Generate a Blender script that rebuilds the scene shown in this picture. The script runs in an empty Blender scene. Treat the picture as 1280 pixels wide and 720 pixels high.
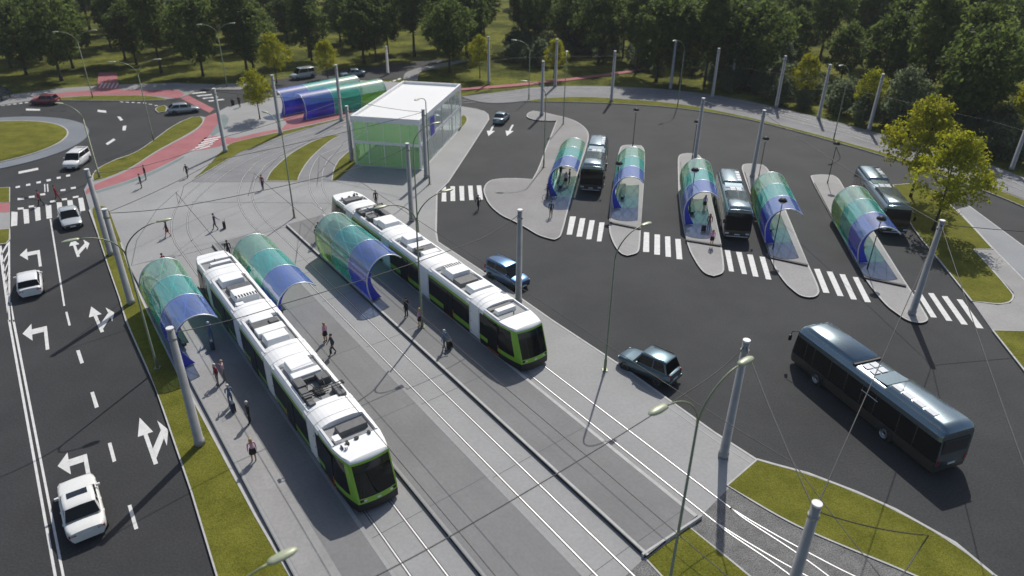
import bpy, math, random
from math import sin, cos, pi, atan2, sqrt, radians, hypot
from mathutils import Vector, Matrix
from mathutils.geometry import tessellate_polygon
RND = random.Random(11)
SC = bpy.context.scene
COL = SC.collection

# ------------------------------------------------------------------ camera solved from the photograph
FPX, PITCH, ROLL, TH, CAMH = 874.8735, 0.49849419, 0.01276825, -0.63328512, 27.83692
FW = Vector((0, cos(PITCH), -sin(PITCH)))
_up = Vector((0, sin(PITCH), cos(PITCH))); _rt = Vector((1, 0, 0))
RT = _rt * cos(ROLL) + _up * sin(ROLL)
UP = -_rt * sin(ROLL) + _up * cos(ROLL)
TV = Vector((sin(TH), cos(TH), 0)); NV = Vector((cos(TH), -sin(TH), 0))
TANG = atan2(TV.y, TV.x)


def at(px, py, z=0.0):
    """point of the level plane at height z that the photograph shows at this pixel"""
    d = FW * FPX + RT * (px - 640) + UP * (360 - py)
    t = (z - CAMH) / d.z
    return Vector((d.x * t, d.y * t, z))


def tn(t, n, z=0.0):
    p = TV * t + NV * n
    return Vector((p.x, p.y, z))


# ------------------------------------------------------------------ node materials
def new_mat(name):
    m = bpy.data.materials.new(name); m.use_nodes = True
    return m, m.node_tree.nodes, m.node_tree.links, m.node_tree.nodes['Principled BSDF']


def plain(name, col, rough=.5, metal=0., spec=.5, var=.0, scale=6., coat=0., bump=0.):
    m, N, L, B = new_mat(name)
    B.inputs['Roughness'].default_value = rough
    B.inputs['Metallic'].default_value = metal
    B.inputs['Specular IOR Level'].default_value = spec
    B.inputs['Coat Weight'].default_value = coat
    B.inputs['Base Color'].default_value = (*col, 1)
    if var > 0 or bump > 0:
        tc = N.new('ShaderNodeTexCoord'); nz = N.new('ShaderNodeTexNoise')
        nz.inputs['Scale'].default_value = scale; nz.inputs['Detail'].default_value = 6
        L.new(tc.outputs['Object'], nz.inputs['Vector'])
        if var > 0:
            r = N.new('ShaderNodeValToRGB'); e = r.color_ramp.elements
            e[0].position = .3; e[1].position = .7
            e[0].color = (*[c * (1 - var) for c in col], 1); e[1].color = (*[min(1, c * (1 + var)) for c in col], 1)
            L.new(nz.outputs['Fac'], r.inputs['Fac']); L.new(r.outputs['Color'], B.inputs['Base Color'])
        if bump > 0:
            b = N.new('ShaderNodeBump'); b.inputs['Strength'].default_value = bump; b.inputs['Distance'].default_value = .03
            L.new(nz.outputs['Fac'], b.inputs['Height']); L.new(b.outputs['Normal'], B.inputs['Normal'])
    return m


def ground_mat(name, c1, c2, s_big, s_fine, fine=.25, rough=.9, bump=.3, brick=None, spec=.3, contrast=(.35, .65), tint=None):
    """two-scale mottled ground; brick=(length,width,mortar darkening) draws slab joints along the tram tracks"""
    m, N, L, B = new_mat(name)
    B.inputs['Roughness'].default_value = rough; B.inputs['Specular IOR Level'].default_value = spec
    tc = N.new('ShaderNodeTexCoord')
    n1 = N.new('ShaderNodeTexNoise'); n1.inputs['Scale'].default_value = s_big; n1.inputs['Detail'].default_value = 5; n1.inputs['Roughness'].default_value = .6
    n2 = N.new('ShaderNodeTexNoise'); n2.inputs['Scale'].default_value = s_fine; n2.inputs['Detail'].default_value = 3
    L.new(tc.outputs['Object'], n1.inputs['Vector']); L.new(tc.outputs['Object'], n2.inputs['Vector'])
    r = N.new('ShaderNodeValToRGB'); e = r.color_ramp.elements
    e[0].position, e[1].position = contrast
    e[0].color = (*c1, 1); e[1].color = (*c2, 1)
    L.new(n1.outputs['Fac'], r.inputs['Fac'])
    mr = N.new('ShaderNodeMapRange'); mr.inputs['From Min'].default_value = .3; mr.inputs['From Max'].default_value = .7
    mr.inputs['To Min'].default_value = 1 - fine; mr.inputs['To Max'].default_value = 1 + fine
    L.new(n2.outputs['Fac'], mr.inputs['Value'])
    mx = N.new('ShaderNodeMix'); mx.data_type = 'RGBA'; mx.blend_type = 'MULTIPLY'; mx.inputs['Factor'].default_value = 1
    L.new(r.outputs['Color'], mx.inputs['A']); L.new(mr.outputs['Result'], mx.inputs['B'])
    out = mx.outputs['Result']
    if tint:
        n3 = N.new('ShaderNodeTexNoise'); n3.inputs['Scale'].default_value = tint[1]; n3.inputs['Detail'].default_value = 4
        L.new(tc.outputs['Object'], n3.inputs['Vector'])
        r3 = N.new('ShaderNodeValToRGB'); r3.color_ramp.elements[0].position = tint[2]; r3.color_ramp.elements[1].position = tint[2] + .12
        L.new(n3.outputs['Fac'], r3.inputs['Fac'])
        m3 = N.new('ShaderNodeMix'); m3.data_type = 'RGBA'
        L.new(r3.outputs['Color'], m3.inputs['Factor']); L.new(out, m3.inputs['A']); m3.inputs['B'].default_value = (*tint[0], 1)
        out = m3.outputs['Result']
    if brick:
        mp = N.new('ShaderNodeMapping'); mp.inputs['Rotation'].default_value = (0, 0, -TANG)
        bt = N.new('ShaderNodeTexBrick'); bt.inputs['Scale'].default_value = 1
        bt.inputs['Brick Width'].default_value = brick[0]; bt.inputs['Row Height'].default_value = brick[1]
        bt.inputs['Mortar Size'].default_value = brick[3] if len(brick) > 3 else .02; bt.offset = 0
        bt.inputs['Color1'].default_value = (1, 1, 1, 1); bt.inputs['Color2'].default_value = (.95, .95, .95, 1)
        k = brick[2]; bt.inputs['Mortar'].default_value = (k, k, k, 1)
        L.new(tc.outputs['Object'], mp.inputs['Vector']); L.new(mp.outputs['Vector'], bt.inputs['Vector'])
        m2 = N.new('ShaderNodeMix'); m2.data_type = 'RGBA'; m2.blend_type = 'MULTIPLY'; m2.inputs['Factor'].default_value = 1
        L.new(out, m2.inputs['A']); L.new(bt.outputs['Color'], m2.inputs['B']); out = m2.outputs['Result']
    L.new(out, B.inputs['Base Color'])
    if bump:
        b = N.new('ShaderNodeBump'); b.inputs['Strength'].default_value = bump; b.inputs['Distance'].default_value = .04
        L.new(n2.outputs['Fac'], b.inputs['Height']); L.new(b.outputs['Normal'], B.inputs['Normal'])
    return m


def leaf_mat(name, c1, c2, c3, scale=.45):
    m, N, L, B = new_mat(name)
    tc = N.new('ShaderNodeTexCoord'); nz = N.new('ShaderNodeTexNoise'); nz.inputs['Scale'].default_value = scale; nz.inputs['Detail'].default_value = 5
    oi = N.new('ShaderNodeObjectInfo')
    L.new(tc.outputs['Object'], nz.inputs['Vector'])
    r = N.new('ShaderNodeValToRGB'); r.color_ramp.elements[0].position = .32; r.color_ramp.elements[1].position = .68
    r.color_ramp.elements[0].color = (*c1, 1); r.color_ramp.elements[1].color = (*c2, 1)
    L.new(nz.outputs['Fac'], r.inputs['Fac'])
    mx = N.new('ShaderNodeMix'); mx.data_type = 'RGBA'; mx.inputs['B'].default_value = (*c3, 1)
    mu = N.new('ShaderNodeMath'); mu.operation = 'MULTIPLY'; mu.inputs[1].default_value = .75
    L.new(oi.outputs['Random'], mu.inputs[0]); L.new(mu.outputs[0], mx.inputs['Factor']); L.new(r.outputs['Color'], mx.inputs['A'])
    L.new(mx.outputs['Result'], B.inputs['Base Color'])
    B.inputs['Roughness'].default_value = .65; B.inputs['Specular IOR Level'].default_value = .25
    tr = N.new('ShaderNodeBsdfTranslucent'); L.new(mx.outputs['Result'], tr.inputs['Color'])
    ms = N.new('ShaderNodeMixShader'); ms.inputs['Fac'].default_value = .62
    out = N['Material Output']
    L.new(B.outputs[0], ms.inputs[1]); L.new(tr.outputs[0], ms.inputs[2]); L.new(ms.outputs[0], out.inputs['Surface'])
    return m


def opal(name, col, f):
    m, N, L, B = new_mat(name)
    B.inputs['Base Color'].default_value = (*col, 1); B.inputs['Roughness'].default_value = .5
    t = N.new('ShaderNodeBsdfTranslucent'); t.inputs['Color'].default_value = (*col, 1)
    x = N.new('ShaderNodeMixShader'); x.inputs['Fac'].default_value = f
    L.new(B.outputs[0], x.inputs[1]); L.new(t.outputs[0], x.inputs[2]); L.new(x.outputs[0], N['Material Output'].inputs['Surface'])
    return m


def sheet_glass(name, tint, milk, milkcol, rough=.06, refl=.3):
    """thin coloured glazing: tinted see-through, some milky scatter, sky reflections"""
    m, N, L, B = new_mat(name)
    t = N.new('ShaderNodeBsdfTransparent'); t.inputs['Color'].default_value = (*tint, 1)
    B.inputs['Base Color'].default_value = (*milkcol, 1); B.inputs['Roughness'].default_value = .25
    B.inputs['Specular IOR Level'].default_value = .6
    tc = N.new('ShaderNodeTexCoord'); nz = N.new('ShaderNodeTexNoise'); nz.inputs['Scale'].default_value = .9; nz.inputs['Detail'].default_value = 3
    L.new(tc.outputs['Object'], nz.inputs['Vector'])
    mr = N.new('ShaderNodeMapRange'); mr.inputs['From Min'].default_value = .3; mr.inputs['From Max'].default_value = .7
    mr.inputs['To Min'].default_value = milk * .9; mr.inputs['To Max'].default_value = min(1, milk * 1.1)
    L.new(nz.outputs['Fac'], mr.inputs['Value'])
    tl = N.new('ShaderNodeBsdfTranslucent'); tl.inputs['Color'].default_value = (*milkcol, 1)
    bt = N.new('ShaderNodeMixShader'); bt.inputs['Fac'].default_value = .6; L.new(B.outputs[0], bt.inputs[1]); L.new(tl.outputs[0], bt.inputs[2])
    a = N.new('ShaderNodeMixShader'); L.new(mr.outputs['Result'], a.inputs['Fac']); L.new(t.outputs[0], a.inputs[1]); L.new(bt.outputs[0], a.inputs[2])
    g = N.new('ShaderNodeBsdfGlossy'); g.inputs['Roughness'].default_value = rough
    fr = N.new('ShaderNodeFresnel'); fr.inputs['IOR'].default_value = 1.5
    mu = N.new('ShaderNodeMath'); mu.operation = 'MULTIPLY'; mu.inputs[1].default_value = refl; L.new(fr.outputs[0], mu.inputs[0])
    b = N.new('ShaderNodeMixShader'); L.new(mu.outputs[0], b.inputs['Fac']); L.new(a.outputs[0], b.inputs[1]); L.new(g.outputs[0], b.inputs[2])
    L.new(b.outputs[0], N['Material Output'].inputs['Surface'])
    return m


M = {}
M['asphalt'] = ground_mat('asphalt', (.026, .028, .030), (.039, .041, .043), .16, 9, .26, .85, .25, spec=.35)
M['asphalt_old'] = ground_mat('asphalt_old', (.031, .032, .034), (.043, .044, .046), .16, 9, .22, .88, .25, spec=.3)
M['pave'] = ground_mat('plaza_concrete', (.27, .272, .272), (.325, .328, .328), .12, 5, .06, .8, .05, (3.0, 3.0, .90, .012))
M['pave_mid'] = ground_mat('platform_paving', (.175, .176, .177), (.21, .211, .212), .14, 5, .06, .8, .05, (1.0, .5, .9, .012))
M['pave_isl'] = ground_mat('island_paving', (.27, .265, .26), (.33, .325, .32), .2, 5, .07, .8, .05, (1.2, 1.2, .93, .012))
M['pave_walk'] = ground_mat('walkway_paving', (.23, .225, .22), (.28, .275, .27), .2, 5, .07, .85, .05)
M['pave_blue'] = ground_mat('bluish_paving', (.15, .165, .185), (.19, .205, .225), .2, 6, .06, .55, .05, spec=.5)
M['kerb'] = plain('kerb_stone', (.42, .42, .41), .8, var=.12, scale=2)
M['kerb_shade'] = plain('platform_edge', (.03, .03, .032), .7, var=.2, scale=3)  # near-black sides: shade on the kerb faces put into the colour
M['paint'] = plain('road_paint', (.60, .60, .59), .7, var=.10, scale=3)
M['red'] = ground_mat('red_cycle_asphalt', (.31, .115, .125), (.37, .145, .155), .3, 8, .08, .9, .1)
M['teal'] = ground_mat('tactile_strip', (.16, .20, .20), (.20, .24, .24), .3, 8, .1, .9, .1)
M['lawn'] = ground_mat('lawn', (.098, .104, .013), (.150, .150, .024), .5, 14, .33, .95, .8, spec=.1, tint=((.10, .085, .022), .9, .66))
M['floor'] = ground_mat('forest_floor', (.052, .062, .014), (.145, .152, .030), .12, 3.2, .4, 1., .6, spec=.05, contrast=(.40, .60), tint=((.06, .045, .02), .33, .60))
M['gravel'] = ground_mat('track_ballast', (.13, .128, .125), (.19, .188, .185), 1.2, 16, .5, .95, .9)
M['setts'] = ground_mat('track_setts', (.19, .192, .198), (.24, .242, .248), .25, 11, .16, .9, .3)
M['rail'] = plain('rail_steel', (.50, .50, .51), .5, .45)
M['rail_light'] = plain('rail_groove_light', (.62, .62, .62), .5, .2)
M['groove'] = plain('rail_groove_dark', (.10, .10, .10), .8)
M['mast'] = plain('mast_grey', (.31, .31, .305), .6, 0., var=.12, scale=1.5)
M['mast_cap'] = plain('mast_cap', (.7, .7, .7), .5)
M['lamp_green'] = plain('lamp_olive', (.22, .25, .16), .45, .2, var=.1, scale=2)
M['lamp_head'] = plain('lamp_head_olive', (.36, .39, .27), .4, .1, var=.06)
M['lens'] = plain('lamp_lens', (.72, .74, .70), .2)
M['black'] = plain('black_metal', (.012, .012, .013), .45, .3)
M['wire'] = plain('wire', (.05, .05, .052), .5, .5)
M['white'] = plain('white_paint', (.82, .82, .81), .4, var=.04, scale=1.5)
M['roofw'] = plain('tram_roof_white', (.82, .825, .82), .5, var=.05, scale=1.2)
M['greyd'] = plain('tram_deck_grey', (.24, .245, .25), .6, var=.12, scale=2)
M['boxg'] = plain('roof_unit_grey', (.10, .102, .105), .55, var=.2, scale=3)
M['green'] = plain('tram_green', (.22, .45, .03), .3, 0, .5, coat=.3)
M['skirt'] = plain('tram_skirt', (.010, .011, .012), .5)
M['glass'] = plain('dark_glass', (.005, .007, .008), .05, 0, .35)
M['glass_tint'] = plain('dark_bluish_glass', (.012, .018, .024), .05, 0, .7)
M['orange'] = plain('orange_trim', (.65, .16, .03), .5)
M['rubber'] = plain('rubber', (.018, .018, .018), .85)
M['rim'] = plain('alloy', (.50, .51, .53), .3, .9)
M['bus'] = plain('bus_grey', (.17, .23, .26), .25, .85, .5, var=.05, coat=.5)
M['bus_roof'] = plain('bus_roof_skylit', (.235, .30, .33), .26, .9, .5, var=.08, scale=1.2, coat=.5)  # blue-grey tone has the sky's reflection painted in
M['bus_side'] = plain('bus_side_shaded', (.075, .066, .054), .3, .3, .5, coat=.4)  # same coachwork, darkened and browned to paint shade and tarmac reflection
M['panel'] = plain('pale_panel', (.62, .65, .67), .35)
M['headlight'] = plain('headlight', (.75, .77, .78), .1, .2)
M['tail'] = plain('taillight', (.35, .015, .015), .2)
M['plate'] = plain('plate', (.75, .75, .73), .4)
M['steel'] = plain('steel_tube', (.66, .69, .70), .4, .4)
M['lattice'] = plain('lattice_bars', (.62, .70, .72), .4, .2)
M['bench'] = plain('bench_dark', (.05, .05, .055), .6)
M['sg'] = sheet_glass('green_glazing', (.66, .93, .74), .54, (.38, .74, .53))  # upper panes in all hues: paler milk paints in the sky's reflection
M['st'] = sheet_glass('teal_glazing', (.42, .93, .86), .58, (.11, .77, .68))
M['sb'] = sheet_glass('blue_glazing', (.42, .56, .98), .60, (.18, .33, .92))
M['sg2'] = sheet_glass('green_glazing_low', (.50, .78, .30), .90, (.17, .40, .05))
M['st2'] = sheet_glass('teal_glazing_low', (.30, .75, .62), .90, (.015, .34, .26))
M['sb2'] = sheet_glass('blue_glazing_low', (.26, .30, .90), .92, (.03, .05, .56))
M['bglass'] = sheet_glass('clear_glazing', (.95, .98, .98), .05, (.6, .66, .66), refl=.35)
M['bgreen'] = sheet_glass('green_facade_glazing', (.74, .96, .68), .16, (.72, .92, .68), refl=.25)
M['fin'] = plain('blue_fin', (.03, .045, .50), .35)
M['fing'] = plain('green_fin', (.14, .34, .06), .35)
M['lightpass_roof'] = opal('lightpass_roof', (.93, .93, .92), .25)  # roof and upper floor translucent by invention, to brighten the rooms inside
M['lightpass_floor'] = opal('lightpass_floor', (.88, .88, .87), .5)
M['bluep'] = plain('blue_panel', (.07, .06, .48), .4)
M['bfloor'] = plain('interior_floor', (.58, .58, .56), .6, var=.05)
M['bark'] = plain('bark', (.05, .042, .034), .95, var=.35, scale=4, bump=.5)
M['leafA'] = leaf_mat('leaf_dark', (.075, .112, .026), (.155, .205, .046), (.115, .16, .038))
M['leafB'] = leaf_mat('leaf_mid', (.09, .125, .032), (.175, .225, .055), (.155, .20, .046))
M['leafC'] = leaf_mat('leaf_yellow', (.24, .25, .012), (.44, .43, .03), (.34, .36, .02))
M['leafD'] = leaf_mat('leaf_pale', (.11, .145, .07), (.23, .27, .15), (.17, .215, .11))


M['haze_air'], _n, _l, _b = new_mat('haze_air'); _n.remove(_b)
_v = _n.new('ShaderNodeVolumePrincipled'); _v.inputs['Density'].default_value = .00022; _v.inputs['Color'].default_value = (.86, .9, .95, 1)
_l.new(_v.outputs[0], _n['Material Output'].inputs['Volume'])


def paintm(name, col, metal=0., rough=.28):
    return plain(name, col, rough, metal, .5, var=.03, coat=.6)


# ------------------------------------------------------------------ mesh builder
class MB:
    def __init__(s):
        s.v = []; s.f = []; s.m = []; s.s = []

    def face(s, pts, m=0, sm=False):
        k = len(s.v); s.v += [tuple(p) for p in pts]
        s.f.append(tuple(range(k, k + len(pts)))); s.m.append(m); s.s.append(sm)

    def box(s, c, d, rz=0., m=0, top=(1, 1), mtop=None, ry=0.):
        x, y, z = d[0] / 2, d[1] / 2, d[2] / 2
        P = []
        for (a, b, e) in ((-1, -1, -1), (1, -1, -1), (1, 1, -1), (-1, 1, -1), (-1, -1, 1), (1, -1, 1), (1, 1, 1), (-1, 1, 1)):
            k = top if e > 0 else (1, 1)
            px, py, pz = a * x * k[0], b * y * k[1], e * z
            if ry: px, pz = px * cos(ry) + pz * sin(ry), -px * sin(ry) + pz * cos(ry)
            P.append((c[0] + px * cos(rz) - py * sin(rz), c[1] + px * sin(rz) + py * cos(rz), c[2] + pz))
        k = len(s.v); s.v += P
        for i, q in enumerate(((3, 2, 1, 0), (4, 5, 6, 7), (0, 1, 5, 4), (1, 2, 6, 5), (2, 3, 7, 6), (3, 0, 4, 7))):
            s.f.append(tuple(k + j for j in q)); s.m.append(mtop if (i == 1 and mtop is not None) else m); s.s.append(False)
        return s

    def tube(s, pts, r, n=8, m=0, caps=True, sm=True):
        pts = [Vector(p) for p in pts]; k = len(s.v); R = r if isinstance(r, (list, tuple)) else [r] * len(pts)
        ref = None
        for i, p in enumerate(pts):
            d = (pts[min(i + 1, len(pts) - 1)] - pts[max(i - 1, 0)]).normalized()
            if ref is None:
                ref = Vector((1, 0, 0)) if abs(d.x) < .9 else Vector((0, 1, 0))
            u = (ref - d * ref.dot(d)).normalized(); w = d.cross(u); ref = u
            for j in range(n):
                a = 2 * pi * j / n; q = p + (u * cos(a) + w * sin(a)) * R[i]; s.v.append(tuple(q))
        for i in range(len(pts) - 1):
            for j in range(n):
                a = k + i * n + j; b = k + i * n + (j + 1) % n
                s.f.append((a, b, b + n, a + n)); s.m.append(m); s.s.append(sm)
        if caps:
            s.f.append(tuple(k + j for j in range(n))[::-1]); s.m.append(m); s.s.append(False)
            e = k + (len(pts) - 1) * n
            s.f.append(tuple(e + j for j in range(n))); s.m.append(m); s.s.append(False)
        return s

    def lathe(s, prof, n=16, c=(0, 0, 0), m=0, axis='z', sm=True):
        k = len(s.v)
        for (r, h) in prof:
            for j in range(n):
                a = 2 * pi * j / n
                if axis == 'z': p = (c[0] + r * cos(a), c[1] + r * sin(a), c[2] + h)
                else: p = (c[0] + r * cos(a), c[1] + h, c[2] + r * sin(a))
                s.v.append(p)
        for i in range(len(prof) - 1):
            for j in range(n):
                a = k + i * n + j; b = k + i * n + (j + 1) % n
                s.f.append((a, b, b + n, a + n)); s.m.append(m); s.s.append(sm)
        return s

    def grid(s, rows, m=0, sm=True, mf=None, closed=False):
        k = len(s.v); n = len(rows[0])
        for r in rows: s.v += [tuple(p) for p in r]
        for i in range(len(rows) - 1):
            for j in range(n if closed else n - 1):
                a = k + i * n + j; b = k + i * n + (j + 1) % n
                s.f.append((a, b, b + n, a + n)); s.m.append(mf(i, j) if mf else m); s.s.append(sm)
        return s

    def prism(s, poly, z0, z1, m=0, ms=None):
        ms = m if ms is None else ms
        P = [Vector((p[0], p[1], 0)) for p in poly]
        if sum(P[i].x * P[(i + 1) % len(P)].y - P[(i + 1) % len(P)].x * P[i].y for i in range(len(P))) < 0: P.reverse()
        k = len(s.v); n = len(P)
        s.v += [(p.x, p.y, z1) for p in P]
        if z0 is not None: s.v += [(p.x, p.y, z0) for p in P]
        for t in tessellate_polygon([P]):
            a, b, c = [P[i] for i in t]
            if (b - a).cross(c - a).z < 0: t = (t[0], t[2], t[1])
            s.f.append(tuple(k + i for i in t)); s.m.append(m); s.s.append(False)
        if z0 is not None:
            for i in range(n):
                j = (i + 1) % n
                s.f.append((k + i, k + n + i, k + n + j, k + j)); s.m.append(ms); s.s.append(False)
        return s

    def build(s, name, mats, parent=None, bevel=0., weld=False):
        me = bpy.data.meshes.new(name)
        me.from_pydata(s.v, [], s.f)
        if not isinstance(mats, (list, tuple)): mats = [mats]
        for x in mats: me.materials.append(M[x] if isinstance(x, str) else x)
        me.polygons.foreach_set('material_index', s.m)
        me.polygons.foreach_set('use_smooth', s.s)
        me.update()
        o = bpy.data.objects.new(name, me); COL.objects.link(o)
        if parent: o.parent = parent
        if weld or bevel:
            w = o.modifiers.new('weld', 'WELD'); w.merge_threshold = .0005
        if bevel:
            b = o.modifiers.new('bevel', 'BEVEL'); b.width = bevel; b.segments = 2; b.limit_method = 'ANGLE'; b.angle_limit = radians(40)
        return o


def tag(o, label, cat, group=None):
    o['label'] = label; o['category'] = cat
    if group: o['group'] = group
    return o


def thing(name, label, cat, loc=(0, 0, 0), rz=0., group=None):
    o = bpy.data.objects.new(name, None); COL.objects.link(o); o.empty_display_size = .3
    o.location = loc; o.rotation_euler = (0, 0, rz)
    return tag(o, label, cat, group)


def struct(o):
    o['kind'] = 'structure'; return o


def dup(root, loc, rz, label, group=None, scale=None):
    r = root.copy(); COL.objects.link(r); r.location = loc; r.rotation_euler = (0, 0, rz); r['label'] = label
    if group: r['group'] = group
    if scale: r.scale = scale if isinstance(scale, (tuple, list)) else (scale,) * 3
    for ch in list(root.children):
        c = ch.copy(); COL.objects.link(c); c.parent = r
        for g in list(ch.children):
            d = g.copy(); COL.objects.link(d); d.parent = c
    return r


# ------------------------------------------------------------------ ground
def rounded(poly, it=2, lim=50):
    """cut shallow corners, keep sharp ones"""
    P = [Vector((p[0], p[1])) for p in poly]
    for _ in range(it):
        Q = []; n = len(P)
        for i in range(n):
            a, b, c = P[i - 1], P[i], P[(i + 1) % n]
            d1, d2 = (b - a), (c - b)
            if d1.length < 1e-4 or d2.length < 1e-4: Q.append(b); continue
            ang = math.degrees(abs(d1.angle(d2)))
            if ang > lim or ang < 2: Q.append(b)
            else: Q += [b - d1 * .25, b + d2 * .25]
        P = Q
    return P


def pix(pts, z=0.): return [at(p[0], p[1], z) for p in pts]


def slab(name, pts, z, mat, z0=-.16, smooth=True, side='kerb', kerb=None, world=False, lim=50):
    P = [Vector(p[:2]) for p in (pts if world else pix(pts, z))]
    if smooth: P = rounded(P, lim=lim)
    b = MB(); b.prism(P, z0, z, 0, 1)
    o = struct(b.build(name, [mat, side]))
    if kerb:
        kb = MB(); edge(kb, P + [P[0]], kerb, z + .004, .03)
        struct(kb.build('kerb', 'kerb'))
    return o


def edge(b, line, w, z, h=.03, m=0, side=0.):
    """a flat strip of width w along a polyline (top at z)"""
    L = [Vector((p[0], p[1], 0)) for p in line]; n = len(L)
    A = []; C = []
    closed = (L[0] - L[-1]).length < 1e-5
    for i in range(n):
        if closed: d = L[(i + 1) % (n - 1) if i == n - 1 else i + 1] - L[i - 1 if i > 0 else n - 2]
        else: d = L[min(i + 1, n - 1)] - L[max(i - 1, 0)]
        d.z = 0
        if d.length < 1e-6: d = Vector((1, 0, 0))
        d.normalize(); nn = Vector((-d.y, d.x, 0))
        A.append(L[i] + nn * (w / 2 + side)); C.append(L[i] - nn * (w / 2 - side))
    rows = [[(p.x, p.y, z - h) for p in A], [(p.x, p.y, z) for p in A], [(p.x, p.y, z) for p in C], [(p.x, p.y, z - h) for p in C]]
    b.grid(rows, m, False)
    return b


def curve(pts, n=8):
    """Catmull-Rom through points"""
    P = [Vector(p) for p in pts]; P = [P[0] * 2 - P[1]] + P + [P[-1] * 2 - P[-2]]; out = []
    for i in range(1, len(P) - 2):
        for k in range(n):
            t = k / n; a, b, c, d = P[i - 1], P[i], P[i + 1], P[i + 2]
            out.append(.5 * ((2 * b) + (c - a) * t + (2 * a - 5 * b + 4 * c - d) * t * t + (3 * b - a - 3 * c + d) * t ** 3))
    out.append(P[-2]); return out
# ================================================================== SETTING
RZ = -.12
g = MB(); g.prism([(-900, -60), (900, -60), (900, 1500), (-900, 1500)], None, -.145)
struct(g.build('ground', 'floor'))

b = MB(); b.prism(pix([(556, 121), (592, 119), (633, 115), (667, 125), (740, 127), (830, 131), (915, 143), (960, 153), (1110, 193), (1232, 238), (1300, 264), (1700, 420), (1700, 1400), (1000, 1600), (760, 700), (540, 330), (535, 240)], RZ), None, RZ)
struct(b.build('bus_terminal_asphalt', 'asphalt'))
b = MB(); b.prism(pix([(290, 1500), (-700, 1500), (-500, 500), (-420, 300), (-320, 150), (0, 128), (60, 124), (110, 124.5), (160, 125), (205, 123), (226, 122), (262, 136), (262, 150), (150, 230), (120, 250), (130, 300), (280, 700)], RZ + .004), None, RZ + .004)
struct(b.build('road', 'asphalt_old'))
b = MB(); b.prism(pix([(205, 142), (226, 123), (275, 105.5), (310, 103.5), (380, 95), (430, 87), (470, 83), (505, 79), (545, 74), (560, 76), (530, 84), (510, 97), (470, 100), (440, 99), (400, 106), (345, 119), (310, 127), (268, 142), (240, 147)], RZ + .008), None, RZ + .008)
struct(b.build('road', 'asphalt'))

# plaza: everything paved between the road, the terminal and the far loop
plz_left = [(112, 262), (123, 292), (136, 332), (150, 372), (158, 400), (195.5, 484), (240, 613), (272, 718), (330, 930)]
plaza_px = plz_left + [(560, 1500), (1500, 1100), (1242, 719), (1194, 679), (1119, 637), (1070, 615), (1010, 592), (969, 581), (946, 574.5),
            (892.5, 540), (775, 456), (690, 400), (600, 337), (547, 302), (545, 290), (546, 241), (560, 227.5), (590, 182), (604, 160), (611, 149), (610, 143), (605, 139), (595, 136), (577, 133), (556, 131),
            (520, 118), (500, 103), (470, 101), (440, 100), (400, 107), (345, 120), (310, 128), (285, 133), (268, 142), (262, 147), (252, 145.5), (240, 146), (225, 152), (210, 161), (193, 174), (171, 190), (144, 199), (122, 210), (113, 222), (105, 237)]
slab('plaza', plaza_px, 0, 'pave', smooth=False)
kb = MB(); edge(kb, pix(plz_left, .02), .18, .024, .06)
edge(kb, pix([(1242, 719), (1194, 679), (1119, 637), (1070, 615), (1010, 592), (969, 581), (946, 574.5)], .02), .16, .064, .1)
edge(kb, pix([(946, 574.5), (892.5, 540), (775, 456), (690, 400), (600, 337), (547, 302), (545, 290), (546, 241), (560, 227.5), (590, 182), (604, 160), (611, 149), (610, 143), (605, 139), (595, 136), (577, 133)], .02), .16, .02, .1)
edge(kb, pix([(952, 578), (900, 545), (779, 459)], .02), .05, .014, .02, side=.55)
struct(kb.build('kerb', 'kerb'))

# platforms (t = along the tracks, n = across)
P_A = [(63.0, 5.15), (63.3, 9.05), (4, 9.05), (4, 5.05)]
P_B = [(63.6, 12.26), (63.9, 16.32), (2, 16.32), (2, 12.26)]
P_C = [(64.1, 19.43), (64.5, 23.59), (15.45, 23.5), (15.15, 19.43)]
for q in (P_A, P_B, P_C):
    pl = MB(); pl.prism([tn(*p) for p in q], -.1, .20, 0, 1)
    struct(pl.build('tram_platform', ['pave_mid', 'kerb_shade']))
    e = MB()
    edge(e, [tn(q[1][0], q[1][1] - .12), tn(q[2][0], q[2][1] - .12)], .22, .206, .012)
    edge(e, [tn(q[0][0], q[0][1] + .12), tn(q[3][0], q[3][1] + .12)], .14, .206, .012)
    struct(e.build('platform_edge', 'kerb' if q is P_C else 'pave'))
cw = MB(); cw.box(tn(15.32, 21.5, .12), (.12, 4.3, .2), TANG)
struct(cw.build('kerb', 'kerb'))
# paler paving paints the sunlit strip at the back of platform A
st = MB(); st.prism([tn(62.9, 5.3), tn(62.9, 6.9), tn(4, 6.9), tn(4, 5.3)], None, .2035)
struct(st.build('platform_lit_strip', 'pave_isl'))

# rails: straight part
rl = MB(); gr = MB()
def rail(line, w=.06, z=.016, dark=True):
    edge(rl, line, w, z, .02)
    if dark: edge(gr, line, .17, .006, .006)
for n0, t0, t1 in ((10.32, 2, 66.0), (17.53, 2, 66.5), (24.76, 14.8, 69.0)):
    for d in (-.7175, .7175):
        rail([tn(t0, n0 + d), tn(t1, n0 + d)])
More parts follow.
